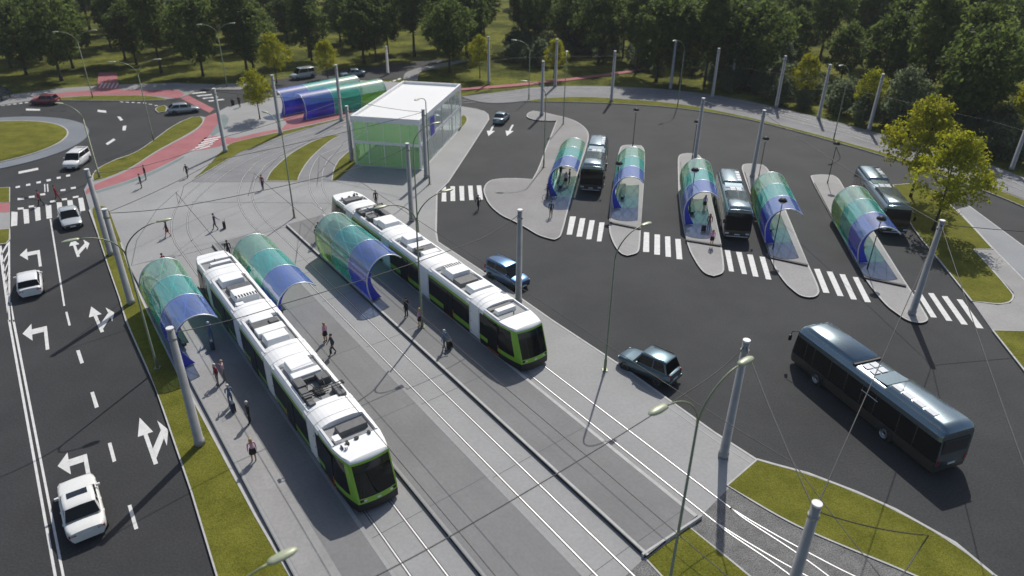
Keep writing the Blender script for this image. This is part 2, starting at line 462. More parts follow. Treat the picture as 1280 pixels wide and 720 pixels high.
# tracks leaving the stop over the plaza and bending into the far loop
def rails_px(center, half=.7175):
    C = [Vector((p.x, p.y, 0)) for p in curve(center, 8)]
    for d in (-half, half):
        L = []
        for i, p in enumerate(C):
            q = C[min(i + 1, len(C) - 1)] - C[max(i - 1, 0)]; q.normalize()
            L.append(p + Vector((-q.y, q.x, 0)) * d)
        rail(L)
rails_px([tn(66, 10.32), at(225, 290), at(224.5, 276), at(229, 261), at(239, 247), at(262, 227), at(290, 207), at(335, 186), at(410, 162), at(455, 146), at(520, 130), at(585, 122)])
rails_px([tn(66.5, 17.53), at(313, 265), at(307.5, 252), at(306.5, 241), at(311, 224), at(319, 213), at(334, 200), at(385, 180), at(425, 162), at(470, 148), at(530, 133), at(592, 126)])
rails_px([tn(66, 24.76), at(402, 249), at(396, 238), at(394.5, 226), at(397, 211), at(407, 195), at(430, 184), at(452, 170), at(485, 152), at(530, 138)])
# near end: fan of tracks on ballast
rails_px([tn(14.8, 24.76), at(938, 665), at(1000, 700), at(1090, 745), at(1300, 830)])
rails_px([tn(14.8, 24.76), at(925, 660), at(985, 700), at(1040, 742), at(1130, 820)])
# the loop behind the bus terminal
loop1 = [at(592, 121.5), at(640, 114.5), at(690, 111.5), at(765, 111), at(840, 115.5), at(900, 124), at(960, 135), at(1033, 154), at(1119, 178), at(1220, 206), at(1290, 230), at(1420, 285)]
loop2 = [at(600, 125), at(645, 119), at(690, 116), at(765, 115.5), at(840, 120), at(900, 129), at(960, 141), at(1033, 160), at(1119, 185), at(1220, 215), at(1290, 240), at(1420, 300)]
slab('tram_loop_paving', [(577, 121), (592, 118.5), (633, 114.5), (660, 109.5), (695, 107.2), (765, 107.5), (840, 111.5), (900, 119.5), (960, 131), (1033, 149), (1119, 172), (1224, 200), (1290, 226), (1440, 285), (1440, 320), (1290, 252), (1220, 226), (1112, 192), (960, 151.5), (890, 136.5), (840, 128), (765, 122.5), (727, 120.5), (677, 122.5), (655, 126.5), (625, 129), (600, 128)], -.01, 'setts', lim=60)
rails_px(loop1); rails_px(loop2)
struct(rl.build('tram_rails', 'rail')); struct(gr.build('rail_groove', 'groove'))

# gravel / setts fields
slab('track_setts', [(240, 226), (269, 209), (299.5, 191), (327, 181), (350, 170.5), (390, 159), (423, 150.5), (450, 140), (475, 137), (480, 150), (446, 185), (440, 204), (424, 206), (420, 226.5), (330, 227), (242, 227.5)], .004, 'setts', z0=-.05, side='setts')
slab('track_ballast', [(874, 647), (912, 609), (969, 643), (1017, 667), (1145, 719), (1400, 830), (1250, 1000), (937, 721), (866, 661)], .004, 'gravel', z0=-.05, side='gravel')
slab('track_ballast', [(804, 699), (786, 716), (700, 800), (900, 900), (831, 722)], .0045, 'gravel', z0=-.05, side='gravel')
# lawns
def lawn(pts, z=.035, kerb=.1, **k):
    return slab('lawn', pts, z, 'lawn', z0=-.16, kerb=kerb, side='kerb', **k)
lawn([(946, 574.5), (969, 581), (1010, 592), (1070, 615), (1119, 637), (1194, 679), (1242, 719), (1440, 850), (1400, 830), (1145, 719), (1017, 667), (969, 643), (909, 606.5)], .05)
lawn([(807, 698), (861, 658), (937, 719), (1020, 790), (930, 830)], .03)
lawn([(114, 261), (120, 257.5), (131, 257.5), (136, 262), (143, 281), (151, 302), (162, 337), (178, 376), (192, 405), (222, 466), (245, 506), (267, 547), (318, 642), (362, 718), (480, 930), (330, 930), (272, 718), (240, 613), (195.5, 484), (158, 400), (150, 372), (136, 332), (123, 292)], .03, kerb=None)
kb = MB(); edge(kb, pix([(151, 303), (162, 337), (178, 376), (192, 405), (222, 466), (245, 506), (267, 547), (318, 642), (362, 718), (480, 930)], .03), .12, .05, .05)
struct(kb.build('kerb', 'kerb'))
lawn([(333, 226), (337.5, 215), (352, 201), (367, 189), (393, 175), (415, 168.7), (425, 169), (422, 171), (413, 175), (393, 192), (382.6, 204), (373.6, 219), (372, 226)], .03)
lawn([(415, 225.5), (417, 211), (424, 199), (437, 188), (447, 180), (452, 190), (446, 205), (421, 226)], .03)
lawn([(240, 225), (258, 209), (272.5, 192.6), (285, 181), (294, 177), (333, 168.5), (383, 157.5), (423, 148.5), (440, 143), (450, 140), (423, 150.3), (390, 158.7), (350, 170), (327, 180.7), (299, 190.6), (268, 208.7)], .03, kerb=.06)
lawn([(117, 226), (115, 219), (122, 210), (144, 199.3), (171, 190.3), (193, 174.3), (210, 161.3), (225, 152.3), (240, 146.3), (250, 145.5), (255, 149), (251, 157), (236, 167), (215, 178), (190, 192), (170, 206), (150, 216), (125, 225)], .03)
lawn([(575, 146), (580, 143.5), (584, 147), (584, 152), (577, 160), (572, 166)], .03)
# red cycle path and tactile strips on the plaza
def patch(name, pts, z, mat, smooth=True):
    return slab(name, pts, z, mat, z0=-.03, smooth=smooth, side=mat)
patch('cycle_path', [(106, 237.5), (121, 229), (150, 218), (170, 207.5), (190, 193.5), (215, 179.5), (237, 168.5), (251, 158.5), (256, 150), (256, 146), (268, 141.5), (276, 144), (275, 151), (266, 163), (262, 169), (250, 180), (231, 193), (189, 214), (151, 228.5), (111, 240), (108, 243)], .012, 'red')
patch('tactile_strip', [(276, 144), (281, 143), (286, 147), (285, 154), (277, 163), (266, 170), (262, 169), (266, 163), (275, 151)], .008, 'teal')
patch('tactile_strip', [(111, 241.5), (151, 229.5), (189, 215.5), (230, 195), (231, 196.5), (222, 202), (190, 219), (151, 232.5), (114, 243.5)], .008, 'teal')
patch('cycle_path', [(256, 172), (268, 170), (295, 172.5), (330, 164), (352, 161), (360, 153), (352, 149), (356, 140), (363, 133), (372, 130), (395, 131), (440, 131), (440, 142.5), (423, 147.5), (383, 156.5), (333, 167.5), (300, 176.3), (285, 180), (262, 186), (240, 189)], .012, 'red')
# north side of the roundabout
slab('pavement', [(-60, 150), (0, 131.5), (30, 127), (70, 125), (110, 125.5), (160, 126), (205, 124.5), (226, 122), (262, 107), (268, 105.5), (220, 103.5), (150, 105.5), (75, 110), (15, 118), (-60, 138)], -.01, 'pave_walk', smooth=False)
patch('cycle_path', [(40, 121.5), (60, 117.5), (80, 115.6), (100, 113.6), (120, 112.6), (150, 112.2), (190, 112.4), (222, 112.5), (232, 117.5), (222, 123), (205, 120.5), (185, 118.7), (150, 118.4), (110, 119), (75, 121), (45, 124.5)], .006, 'red')
patch('cycle_path', [(121, 112.8), (122, 101), (123, 90.5), (146, 90.5), (147.5, 101), (149, 112.4)], .002, 'red', False)
lawn([(35, 126.3), (60, 122.8), (80, 121.6), (110, 119.6), (150, 119), (185, 119.3), (200, 121.5), (208, 123.5), (205, 125), (160, 125.8), (110, 125.4), (70, 125)], .02, kerb=.08)
lawn([(193.5, 137), (197, 133.5), (205, 131.5), (209, 134), (207, 139), (198, 140.5)], .02, kerb=.12)
# red crossing over the exit road, its zebra
zb = MB(); zb.prism(pix([(226, 123), (235, 119), (268, 136), (262, 141)], RZ + .012), None, RZ + .012); struct(zb.build('cycle_crossing', 'red'))
patch('pavement', [(250, 112), (275, 105), (300, 103.6), (330, 101.5), (300, 112)], -.02, 'pave_walk')
# roundabout island
C0 = Vector((-70.7, 88.5, 0))
def ring(r0, r1, z, n=96):
    return [[(C0.x + r * cos(2 * pi * i / n), C0.y + r * sin(2 * pi * i / n), zz) for i in range(n)] for r, zz in ((r1, z - .14), (r1, z), (r0, z))]
rb = MB(); rb.grid(ring(10.9, 13.6, -.03), 0, False, closed=True); struct(rb.build('roundabout_apron', 'pave_blue'))
rb = MB()
rows = [[(C0.x + r * cos(2 * pi * i / 96), C0.y + r * sin(2 * pi * i / 96), z) for i in range(96)] for r, z in ((11.0, -.1), (11.0, .04), (9.5, .16), (6, .42), (.05, .6))]
rb.grid(rows, 0, True, closed=True); struct(rb.build('lawn', 'lawn'))
rb = MB(); edge(rb, [C0 + Vector((11.05 * cos(2 * pi * i / 96), 11.05 * sin(2 * pi * i / 96), 0)) for i in range(97)], .16, .055, .1); struct(rb.build('kerb', 'kerb'))
# traffic island at the left edge of the picture
slab('lawn', [(-60, 238), (12, 234), (12, 252.5), (-60, 257)], .02, 'lawn', smooth=False, kerb=.12)
slab('cycle_path', [(-60, 257.2), (12, 252.7), (12, 265), (-60, 269)], -.01, 'red', smooth=False)
slab('pavement', [(-60, 269.2), (12, 265.2), (12, 285.5), (-60, 290)], 0., 'pave', smooth=False)
slab('lawn', [(-60, 290.2), (12, 285.7), (12, 299), (7, 304), (-60, 312)], .02, 'lawn', smooth=False, kerb=.12)
# lawn strip between the terminal and the loop
lawn([(655, 126.5), (677, 122.5), (727, 120.5), (765, 122.5), (840, 128), (890, 136.5), (960, 151.5), (1112, 192), (1220, 227), (1290, 253), (1440, 321), (1440, 334), (1290, 262), (1232, 238), (1110, 195), (960, 154.2), (915, 144.5), (877, 138.3), (830, 132.7), (790, 130.2), (740, 127.8), (667, 126.3)], .02, kerb=.08, lim=60)
# cycle path, footpath and verge beyond the loop
patch('cycle_path', [(556, 113), (577, 110), (640, 105), (700, 99), (765, 91), (806, 85), (806, 87.5), (765, 94), (700, 102), (640, 108.3), (577, 112.5), (558, 116)], -.02, 'red')
slab('lawn', [(574, 119), (585, 114.5), (610, 110.5), (614, 112), (592, 117.5), (577, 120.5)], 0., 'lawn')
slab('footpath', [(504, 99), (505, 92.5), (511, 88.5), (526, 84), (560, 77.5), (585, 73.5), (590, 74), (565, 80), (535, 86.5), (523, 90), (522, 100)], -.02, 'pave_walk')
# right-hand side
lawn([(1116, 231), (1140, 229), (1165, 237), (1196, 262), (1241, 311), (1217, 311), (1266, 366), (1267, 372), (1262, 378), (1247, 380), (1215, 376), (1176, 327), (1137, 281)], .03, kerb=.12)
slab('pavement', [(1217.5, 311.3), (1242, 312), (1330, 400), (1330, 414), (1240, 412), (1215.5, 377), (1247, 381.2), (1263, 379), (1268.5, 372), (1267, 365.5)], .0, 'pave_isl', smooth=False, kerb=None)
slab('pavement', [(1197, 262), (1211, 257), (1280, 308), (1420, 420), (1330, 400), (1243, 312)], .003, 'pave_blue', smooth=False, kerb=.14)  # bluish colour paints shade and reflection onto a grey pavement
lawn([(1241, 412.5), (1330, 414.5), (1500, 560), (1420, 640), (1300, 487)], .03, kerb=.14)

# bus islands
ISL = {
 1: [(658, 146), (660, 141), (667, 138.5), (680, 140.5), (692, 143.5), (704, 146), (717, 150), (727, 156), (734, 163), (736, 170), (733, 183), (728, 198), (722, 216), (711, 256), (702, 291), (699, 296.5), (693, 299), (686, 297.5), (673, 293.5), (657, 283.5), (640, 274.5), (627, 269), (612, 256), (605.5, 242), (605, 236), (608, 229), (616, 224), (640, 222.5), (666, 224), (673, 212), (682, 187), (696, 151), (680, 150.5), (667, 149.5)],
 2: [(762, 281), (764, 250), (770, 212), (775, 185), (779, 181.5), (789, 181), (801, 182), (806, 187), (804.5, 223), (800, 288), (799, 311), (795.5, 316.5), (784, 319), (776, 316.5), (768, 305.5), (762.5, 291)],
 3: [(848, 197), (850.5, 193), (858, 191.5), (867, 191.7), (875.5, 194.5), (881, 210), (889.5, 252), (899, 293), (905, 334), (903, 341.5), (892, 344.5), (881, 341.5), (870, 327), (859, 305), (849, 252), (848, 210)],
 4: [(928, 208), (930, 205), (940, 204.5), (953, 206), (960, 211), (970, 235), (990, 283), (1009, 329), (1024, 361), (1022, 368.5), (1014, 371.5), (1001, 369.5), (991, 361.5), (982, 353.5), (967, 331.5), (957.5, 304), (942, 252), (928, 213)],
 5: [(1013, 221), (1016, 218.8), (1028, 218.2), (1041, 219), (1048, 223), (1055, 236), (1088, 284), (1123, 340), (1159, 395.5), (1159, 400.5), (1150, 403.5), (1135, 400.5), (1122, 391.5), (1107, 380.5), (1082, 348.5), (1067, 321.5), (1037, 265)],
}
for k, p in ISL.items():
    slab('bus_island', p, .03, 'pave_isl' if k != 1 else 'pave_walk', z0=-.16, smooth=True, side='kerb_shade', kerb=.14, lim=60)
RAMP = {2: [(762, 277.5), (801, 285.5), (805.5, 200), (777, 190)], 3: [(857.5, 299.5), (901, 306.5), (879, 201), (851, 201)],
        4: [(963.5, 321), (1010, 331), (958, 214), (931, 214)], 5: [(1080.5, 346), (1133, 357), (1050, 228), (1018, 228)]}
D_I = Vector((sin(radians(9.5)), cos(radians(9.5)), 0)); W_I = Vector((D_I.y, -D_I.x, 0))
for k, p in RAMP.items():
    b = MB(); b.prism(pix(p, .15), .0, .155, 0, 1); struct(b.build('boarding_platform', ['pave_isl', 'kerb_shade']))
    e = MB(); edge(e, [at(*p[0], .155), at(*p[1], .155)], .28, .163, .012); struct(e.build('platform_edge', 'kerb_shade'))  # flat dark band paints the shade of the raised end face

# painted markings
mk = MB(); mkt = MB()
def q(pts, mb=mk, z=RZ + .010): mb.prism(pix(pts, z), None, z)
for s in ([(929, 0)],): pass
for st_, sc, ox, oy in (
    ([(290, 122, 320, 122, 300, 213, 273, 213), (340, 131, 367, 131, 350, 223, 322, 223), (388, 141, 414, 141, 397, 236, 371, 236), (437, 152, 463, 152, 447, 247, 424, 247),
      (660, 200, 686, 202, 686, 300, 655, 299), (713, 211, 740, 213, 740, 314, 711, 312), (765, 222, 791, 222, 795, 325, 768, 323), (816, 234, 843, 235, 852, 337, 823, 335),
      (1063, 288, 1090, 291, 1110, 398, 1085, 396), (1120, 299, 1148, 301, 1175, 411, 1150, 409), (1176, 311, 1204, 314, 1233, 424, 1205, 421), (1237, 322, 1264, 325, 1297, 438, 1270, 436)], 4, 640, 240),
    ([(230, 384, 258, 384, 308, 505, 277, 503), (293, 397, 322, 398, 378, 521, 348, 519), (357, 410, 385, 412, 445, 538, 415, 536), (423, 424, 450, 426, 515, 551, 485, 550),
      (732, 492, 760, 494, 845, 628, 815, 626), (800, 505, 828, 506, 922, 645, 892, 643), (868, 520, 897, 521, 1000, 664, 967, 661), (943, 536, 972, 538, 1078, 682, 1045, 680)], 4, 960, 240),
    ([(930, 213, 950, 213, 952, 287, 928, 287), (972, 211, 995, 211, 996, 285, 973, 285), (1016, 210, 1040, 210, 1042, 283, 1020, 283), (1060, 208, 1083, 208, 1088, 280, 1066, 280), (1103, 207, 1126, 207, 1135, 278, 1112, 278)], 4, 320, 180),
    ([(57, 138, 88, 140, 86, 207, 55, 212), (115, 126, 143, 126, 147, 195, 121, 199), (172, 115, 200, 115, 204, 180, 178, 185), (227, 104, 256, 104, 260, 170, 233, 174), (283, 92, 308, 92, 316, 157, 290, 160), (336, 82, 362, 80, 372, 140, 343, 145), (390, 70, 415, 68, 427, 132, 401, 137),
      (88, 70, 120, 66, 121, 77, 88, 81), (144, 61, 172, 57, 174, 67, 145, 70), (200, 49, 225, 45, 227, 55, 202, 58), (302, 28, 327, 24, 328, 33, 303, 36), (353, 17, 378, 13, 380, 22, 355, 26),
      (88, 119, 118, 116, 118, 126, 88, 129), (143, 109, 170, 106, 170, 115, 144, 118), (250, 84, 280, 80, 281, 90, 251, 93), (308, 73, 335, 70, 336, 79, 309, 82), (363, 63, 392, 58, 393, 66, 365, 71),
      (220, 0, 226, 0, 228, 40, 222, 40), (234, 0, 240, 0, 243, 38, 237, 40),
      (248, 175, 256, 175, 326, 608, 317, 611), (326, 640, 337, 638, 354, 706, 343, 709)], 4, 0, 230),
    ([(78, 692, 100, 688, 100, 697, 78, 701), (130, 681, 152, 677, 152, 687, 130, 690), (182, 669, 204, 665, 204, 675, 182, 678), (232, 658, 254, 654, 254, 664, 233, 668), (283, 646, 303, 642, 304, 652, 284, 655), (330, 635, 350, 631, 351, 641, 331, 644),
      (92, 618, 190, 598, 192, 609, 93, 629), (488, 308, 530, 313, 532, 324, 488, 319), (586, 343, 600, 342, 616, 360, 602, 364), (612, 412, 614, 390, 632, 387, 628, 412), (528, 478, 568, 452, 578, 459, 538, 485), (130, 303, 200, 305, 200, 313, 130, 312)], 4, 0, 60),
    ([(214, 86, 224, 84, 236, 120, 226, 123), (254, 204, 264, 201, 278, 244, 267, 248), (303, 347, 313, 344, 327, 396, 317, 400), (359, 522, 369, 519, 389, 586, 378, 590),
      (22, 0, 29, 0, 160, 720, 151, 720), (34, 0, 41, 0, 182, 720, 174, 720)], 2.25, 0, 400)):
    for s_ in st_:
        P = [(ox + s_[i] / sc, oy + s_[i + 1] / sc) for i in range(0, 8, 2)]
        q(P)
q([(-3, 302), (1.5, 304), (11, 376), (9, 392)]); q([(10, 300), (12.5, 300), (13, 378), (10.5, 380)])
q([(9.5, 378), (11.5, 378), (13.5, 402), (11, 402)]); q([(12.8, 378), (14.3, 378), (18.5, 402), (16, 402)])
q([(17.5, 721), (71, 721 + 0), (72, 721), (70, 721)]) if False else None
for y in (310, 322, 334, 346, 358): q([(1 + (y - 305) * .13, y + 6), (1 + (y - 305) * .13, y + 10), (10, y - 4), (10, y - 8)])
# lane lines continuing out of the frame towards the camera
d1 = (at(71, 720, RZ) - at(11, 400, RZ)); d1.normalize()
for px0, px1 in ((67.1, 71.1), (77.3, 80.9)):
    a_, b_ = at(px0, 720, RZ + .01), at(px1, 720, RZ + .01); mk.prism([a_, b_, b_ + d1 * 14, a_ + d1 * 14], None, RZ + .01)
# far dashes along the top of the roundabout
for i in range(7):
    u = 150 + i * 7.2; v = 126.8 + i * .35 + max(0, i - 4) * 1.2; q([(u, v), (u + 4, v + .3), (u + 4, v + 1.1), (u, v + .8)])
for i in range(7):
    u = -6 + i * 7.4; v = 132 - i * .9; q([(u, v), (u + 4.2, v - .4), (u + 4.6, v + 1), (u, v + 1.4)])
for i in range(5):
    u = 241 + i * 3.2; q([(u - 10 + i * 4, 113 + i * 3.2), (u + 8 + i * 4.2, 111.5 + i * 3), (u + 10 + i * 4.2, 112.7 + i * 3), (u - 8 + i * 4, 114.2 + i * 3.2)], z=RZ + .016)
for i in range(5):
    u = 123 + i * 5; q([(u, 110), (u + 1.6, 110), (u + 5.5, 103.5), (u + 4, 103.5)], z=.012)
for i in range(5):
    q([(240 + i * 3.5, 187.5 - i * 3.3), (262 + i * 3.4, 182 - i * 2.9), (263 + i * 3.4, 183 - i * 2.9), (241.5 + i * 3.5, 188.6 - i * 3.3)], z=.018)
# rows of white dashes across the far road
for i in range(4): q([(478 + i * 6, 105 - i * 2), (482 + i * 6, 103.5 - i * 2), (484 + i * 6, 104.5 - i * 2), (480 + i * 6, 106 - i * 2)], z=RZ + .016)
def arrow(tail, tip, kind, scale=1.):
    A, B = at(*tail, RZ + .010), at(*tip, RZ + .010); L = (B - A).length; Y = (B - A) / L; X = Vector((Y.y, -Y.x, 0))
    def put(pts): mk.prism([A + X * (p[0] * scale) + Y * (p[1] * L) for p in pts], None, RZ + .010)
    w = .11
    if kind == 's':
        put([(-w, 0), (w, 0), (w, .55), (-w, .55)]); put([(-.45, .5501), (.45, .5501), (0, 1)])
    elif kind == 'sr':
        put([(-w, 0), (w, 0), (w, .62), (-w, .62)]); put([(-.42, .6201), (.42, .6201), (0, 1)])
        put([(w + .004, .10), (w + .72, .42), (w + .72, .60), (w + .004, .30)]); put([(w + .724, .26), (w + 1.1, .56), (w + .724, .82)])
    elif kind == 'l':
        put([(-w, 0), (w, 0), (w, .88), (-w, .88)]); put([(-w - .004, .68), (-w - .004, .88), (-.85, .88), (-.85, .68)]); put([(-.854, .45), (-.854, 1.1), (-1.45, .80)])
arrow((98, 321), (90, 298), 'sr'); arrow((128, 415), (114, 383), 'sr', 1.05); arrow((195, 580), (174.5, 522), 'sr', 1.0)
arrow((50.5, 333), (47.5, 310), 'l'); arrow((59.5, 437), (56, 404), 'l'); arrow((113, 606), (105, 563), 'l', .95)
arrow((617, 156), (610.5, 170), 's', 1.3); arrow((641, 156), (633.5, 170), 's', 1.3)
struct(mk.build('road_marking', 'paint'))
# joints of the paving: long seams and cross seams of the plaza
sm = MB()
for L in ([(164, 335), (250, 313), (322, 293), (417, 267.5)], [(240, 227.6), (330, 227.4), (420, 227.2), (470, 229)], [(240, 252.5), (416, 254)], [(163, 338), (171, 300), (196, 262), (223, 238)]):
    edge(sm, [at(*p, .006) for p in L], .06, .008, .004)
for t in range(8, 64, 8):
    for n0, n1, z in ((12.4, 16.2, .2045), (16.45, 19.3, .006), (19.6, 23.4, .2045), (9.15, 12.15, .006)):
        if n0 > 19.5 and t < 16: continue
        edge(sm, [tn(t, n0), tn(t + .15, n1)], .03, z, .003)
struct(sm.build('paving_joint', 'groove'))
# ================================================================== TRAMS
TL = 31.6
GANG = [(4.5, 5.9), (11.7, 13.3), (18.3, 19.9), (25.7, 27.1)]
def strip(rows, name, mat, par, xs):
    """bands down both flanks: rows = (y, z) pairs, xs = stations"""
    b = MB()
    for s in (1, -1):
        R = [[(x, s * y, z) for x in (xs if s < 0 else xs[::-1])] for (y, z) in rows]
        b.grid(R, 0, False)
    return b.build(name, mat, par)

def roof_kit(par, x0, x1, kit):
    L_ = x1 - x0
    if kit == 'panto':
        b = MB()
        b.box((x0 + 4.5, .06, 3.25), (1.5, 1.25, .6), 0, 0, (.86, .9)); b.box((x0 + 3.45, .05, 3.2), (.62, 1.4, .5))
        b.build('roof_box', 'roofw', par, .04)
        b = MB(); b.box((x0 + 2.6, .62, 3.2), (.95, .42, .5)); b.box((x0 + 2.55, -.52, 3.2), (.8, .6, .5)); b.box((x0 + 1.5, .68, 3.18), (1.1, .36, .42)); b.box((x0 + .75, -.72, 3.2), (1.2, .38, .4)); b.box((x0 + .5, .7, 3.18), (.6, .3, .4))
        b.box((x0 + 2.95, .05, 3.2), (.22, 1.0, .25))
        b.build('roof_unit', 'boxg', par, .03)
        p = MB()
        for s in (-.45, .45):
            p.tube([(x0 + 1.9, s, 3.06), (x0 + 2.2, s * .8, 3.55), (x0 + 1.0, s * .45, 3.62)], .02, 6)
        p.tube([(x0 + 1.0, -.95, 3.68), (x0 + 1.0, .95, 3.68)], .028, 6); p.tube([(x0 + .75, -.9, 3.66), (x0 + .75, .9, 3.66)], .024, 6)
        p.tube([(x0 + 1.9, -.5, 3.1), (x0 + 1.9, .5, 3.1)], .035, 6); p.tube([(x0 + 1.3, -.4, 3.12), (x0 + 1.3, .4, 3.12)], .035, 6)
        p.box((x0 + 1.6, 0, 3.08), (.8, .4, .10)); p.tube([(x0 + 1.0, -.3, 3.62), (x0 + 1.8, .2, 3.3)], .03, 6)
        for s in (-.98, .98): p.box((x0 + .9, s, 3.64), (.32, .09, .1))
        p.build('pantograph', 'black', par)
    elif kit == 'grille':
        b = MB(); b.box((x0 + 1.7, .0, 3.26), (1.7, 1.3, .58), 0, 0, (.96, .95)); b.box((x0 + L_ - 1.0, .05, 3.2), (1.3, 1.4, .5), 0, 0, (.8, .9)); b.box((x0 + .55, .55, 3.14), (.5, .45, .35))
        b.build('roof_box', 'roofw', par, .04)
        k = MB()
        for i in range(8): k.box((x0 + 1.15, -.55 + i * .16, 3.556), (.42, .075, .02))
        k.build('vent_slot', 'black', par)
        b = MB(); b.box((x0 + L_ / 2 + .35, -.05, 3.14), (1.1, 1.35, .32), 0, 0, (.9, .95)); b.build('roof_unit', 'boxg', par, .03)
    elif kit == 'twin':
        b = MB(); b.box((x0 + 1.2, .1, 3.26), (1.35, 1.25, .58), 0, 0, (.75, .92)); b.box((x0 + 2.55, .05, 3.16), (.9, 1.5, .4)); b.box((x0 + L_ - .75, .1, 3.16), (.7, 1.2, .36))
        b.build('roof_box', 'roofw', par, .04)
        b = MB(); b.box((x0 + 3.5, .12, 3.14), (.9, 1.35, .34)); b.box((x0 + 3.35, -.35, 3.22), (.5, .5, .4)); b.box((x0 + 1.9, .3, 3.12), (.3, .7, .28)); b.build('roof_unit', 'boxg', par, .03)

def tram_section(x0, x1, kit, root):
    sec = MB()
    rows = [(1.17, 2.78), (1.13, 2.98), (1.02, 3.14), (.90, 3.16), (.87, 3.0)]
    for s in (1, -1):
        sec.grid([[(x, s * y, z) for x in ((x0, x1) if s < 0 else (x1, x0))] for (y, z) in rows], 0, False)
    sec.face([(x0, -.87, 3.0), (x1, -.87, 3.0), (x1, .87, 3.0), (x0, .87, 3.0)], 1)
    for x in (x0, x1):      # bulkheads
        P = [(1.16, .35), (1.17, 2.78), (1.13, 2.98), (1.02, 3.14)]
        sec.face([(x, y, z) for y, z in P] + [(x, -y, z) for y, z in P[::-1]], 0)
    s = sec.build('passenger_section', ['roofw', 'greyd'], root)
    strip([(1.12, .30), (1.17, .60)], 'skirt', 'skirt', s, [x0, x1])
    strip([(1.17, .60), (1.2, 1.04)], 'green_stripe', 'green', s, [x0, x1])
    strip([(1.2, 1.04), (1.19, 2.56)], 'window_band', 'glass', s, [x0, x1])
    strip([(1.19, 2.56), (1.17, 2.78)], 'cantrail', 'green', s, [x0, x1])
    d = MB()
    xm = (x0 + x1) / 2
    for sg in (1, -1):
        for k in (-.35, .35):
            d = MB(); d.box((xm + k, sg * 1.198, 1.5), (.66, .03, 2.15)); d.build('door', 'glass', s, .01)
    d = MB()
    for sg in (1, -1):
        d = MB(); d.box((xm, sg * 1.185, .40), (1.4, .03, .05)); d.build('door_sill', 'orange', s)
        d = MB(); d.box((xm + .72, sg * 1.212, 1.0), (.03, .02, .5)); d.build('door_marker', 'orange', s)
    roof_kit(s, x0, x1, kit)
    # low transverse coaming at both ends, arched
    for x in (x0 + .06, x1 - .06):
        a = MB(); a.grid([[(x + dx, y, 3.02 + h * (1 - (y / 1.02) ** 2 * .45)) for y in [-1.0 + 2.0 * i / 10 for i in range(11)]] for dx, h in ((-.05, -.05), (-.05, .25), (.05, .25), (.05, -.05))], 0, False); a.build('roof_coaming', 'roofw', s)

def gangway(x0, x1, root):
    g_ = MB()
    ys = [-1.14 + 2.28 * i / 12 for i in range(13)]
    prof = [(-1.15, .42), (-1.185, .8), (-1.185, 2.75)] + [(y, 3.0 + .30 * (1 - abs(y / 1.16) ** 3.5)) for y in ys] + [(1.185, 2.75), (1.185, .8), (1.15, .42)]
    g_.grid([[(x, y, z) for (y, z) in prof[2:-2]] for x in (x0 - .4, x0 + .05, x1 - .05, x1 + .4)], 0, False)
    for side_ in (prof[:3], prof[-3:]): g_.grid([[(x, y, z) for (y, z) in side_] for x in (x0 + .04, x1 - .04)], 0, False)
    for x in (x0 - .4, x1 + .4): g_.face([(x, y, z) for y, z in prof[2:-2]], 0)
    o = g_.build('gangway', 'roofw', root)
    b = MB()
    for x in (x0 + .14, x1 - .14): b.grid([[(x + d, y * 1.004, z + .006) for (y, z) in prof] for d in (-.015, .015)], 0, False)
    b.build('bellows_seam', 'greyd', o)
    b = MB()
    for s in (1, -1):
        for z in (.7, 1.5, 2.3): b.lathe([(.001, 0), (.04, 0), (.04, .01)], 8, (x0 + .25, s * 1.188, z), 0, 'y')
    b.build('bolt', 'boxg', o)

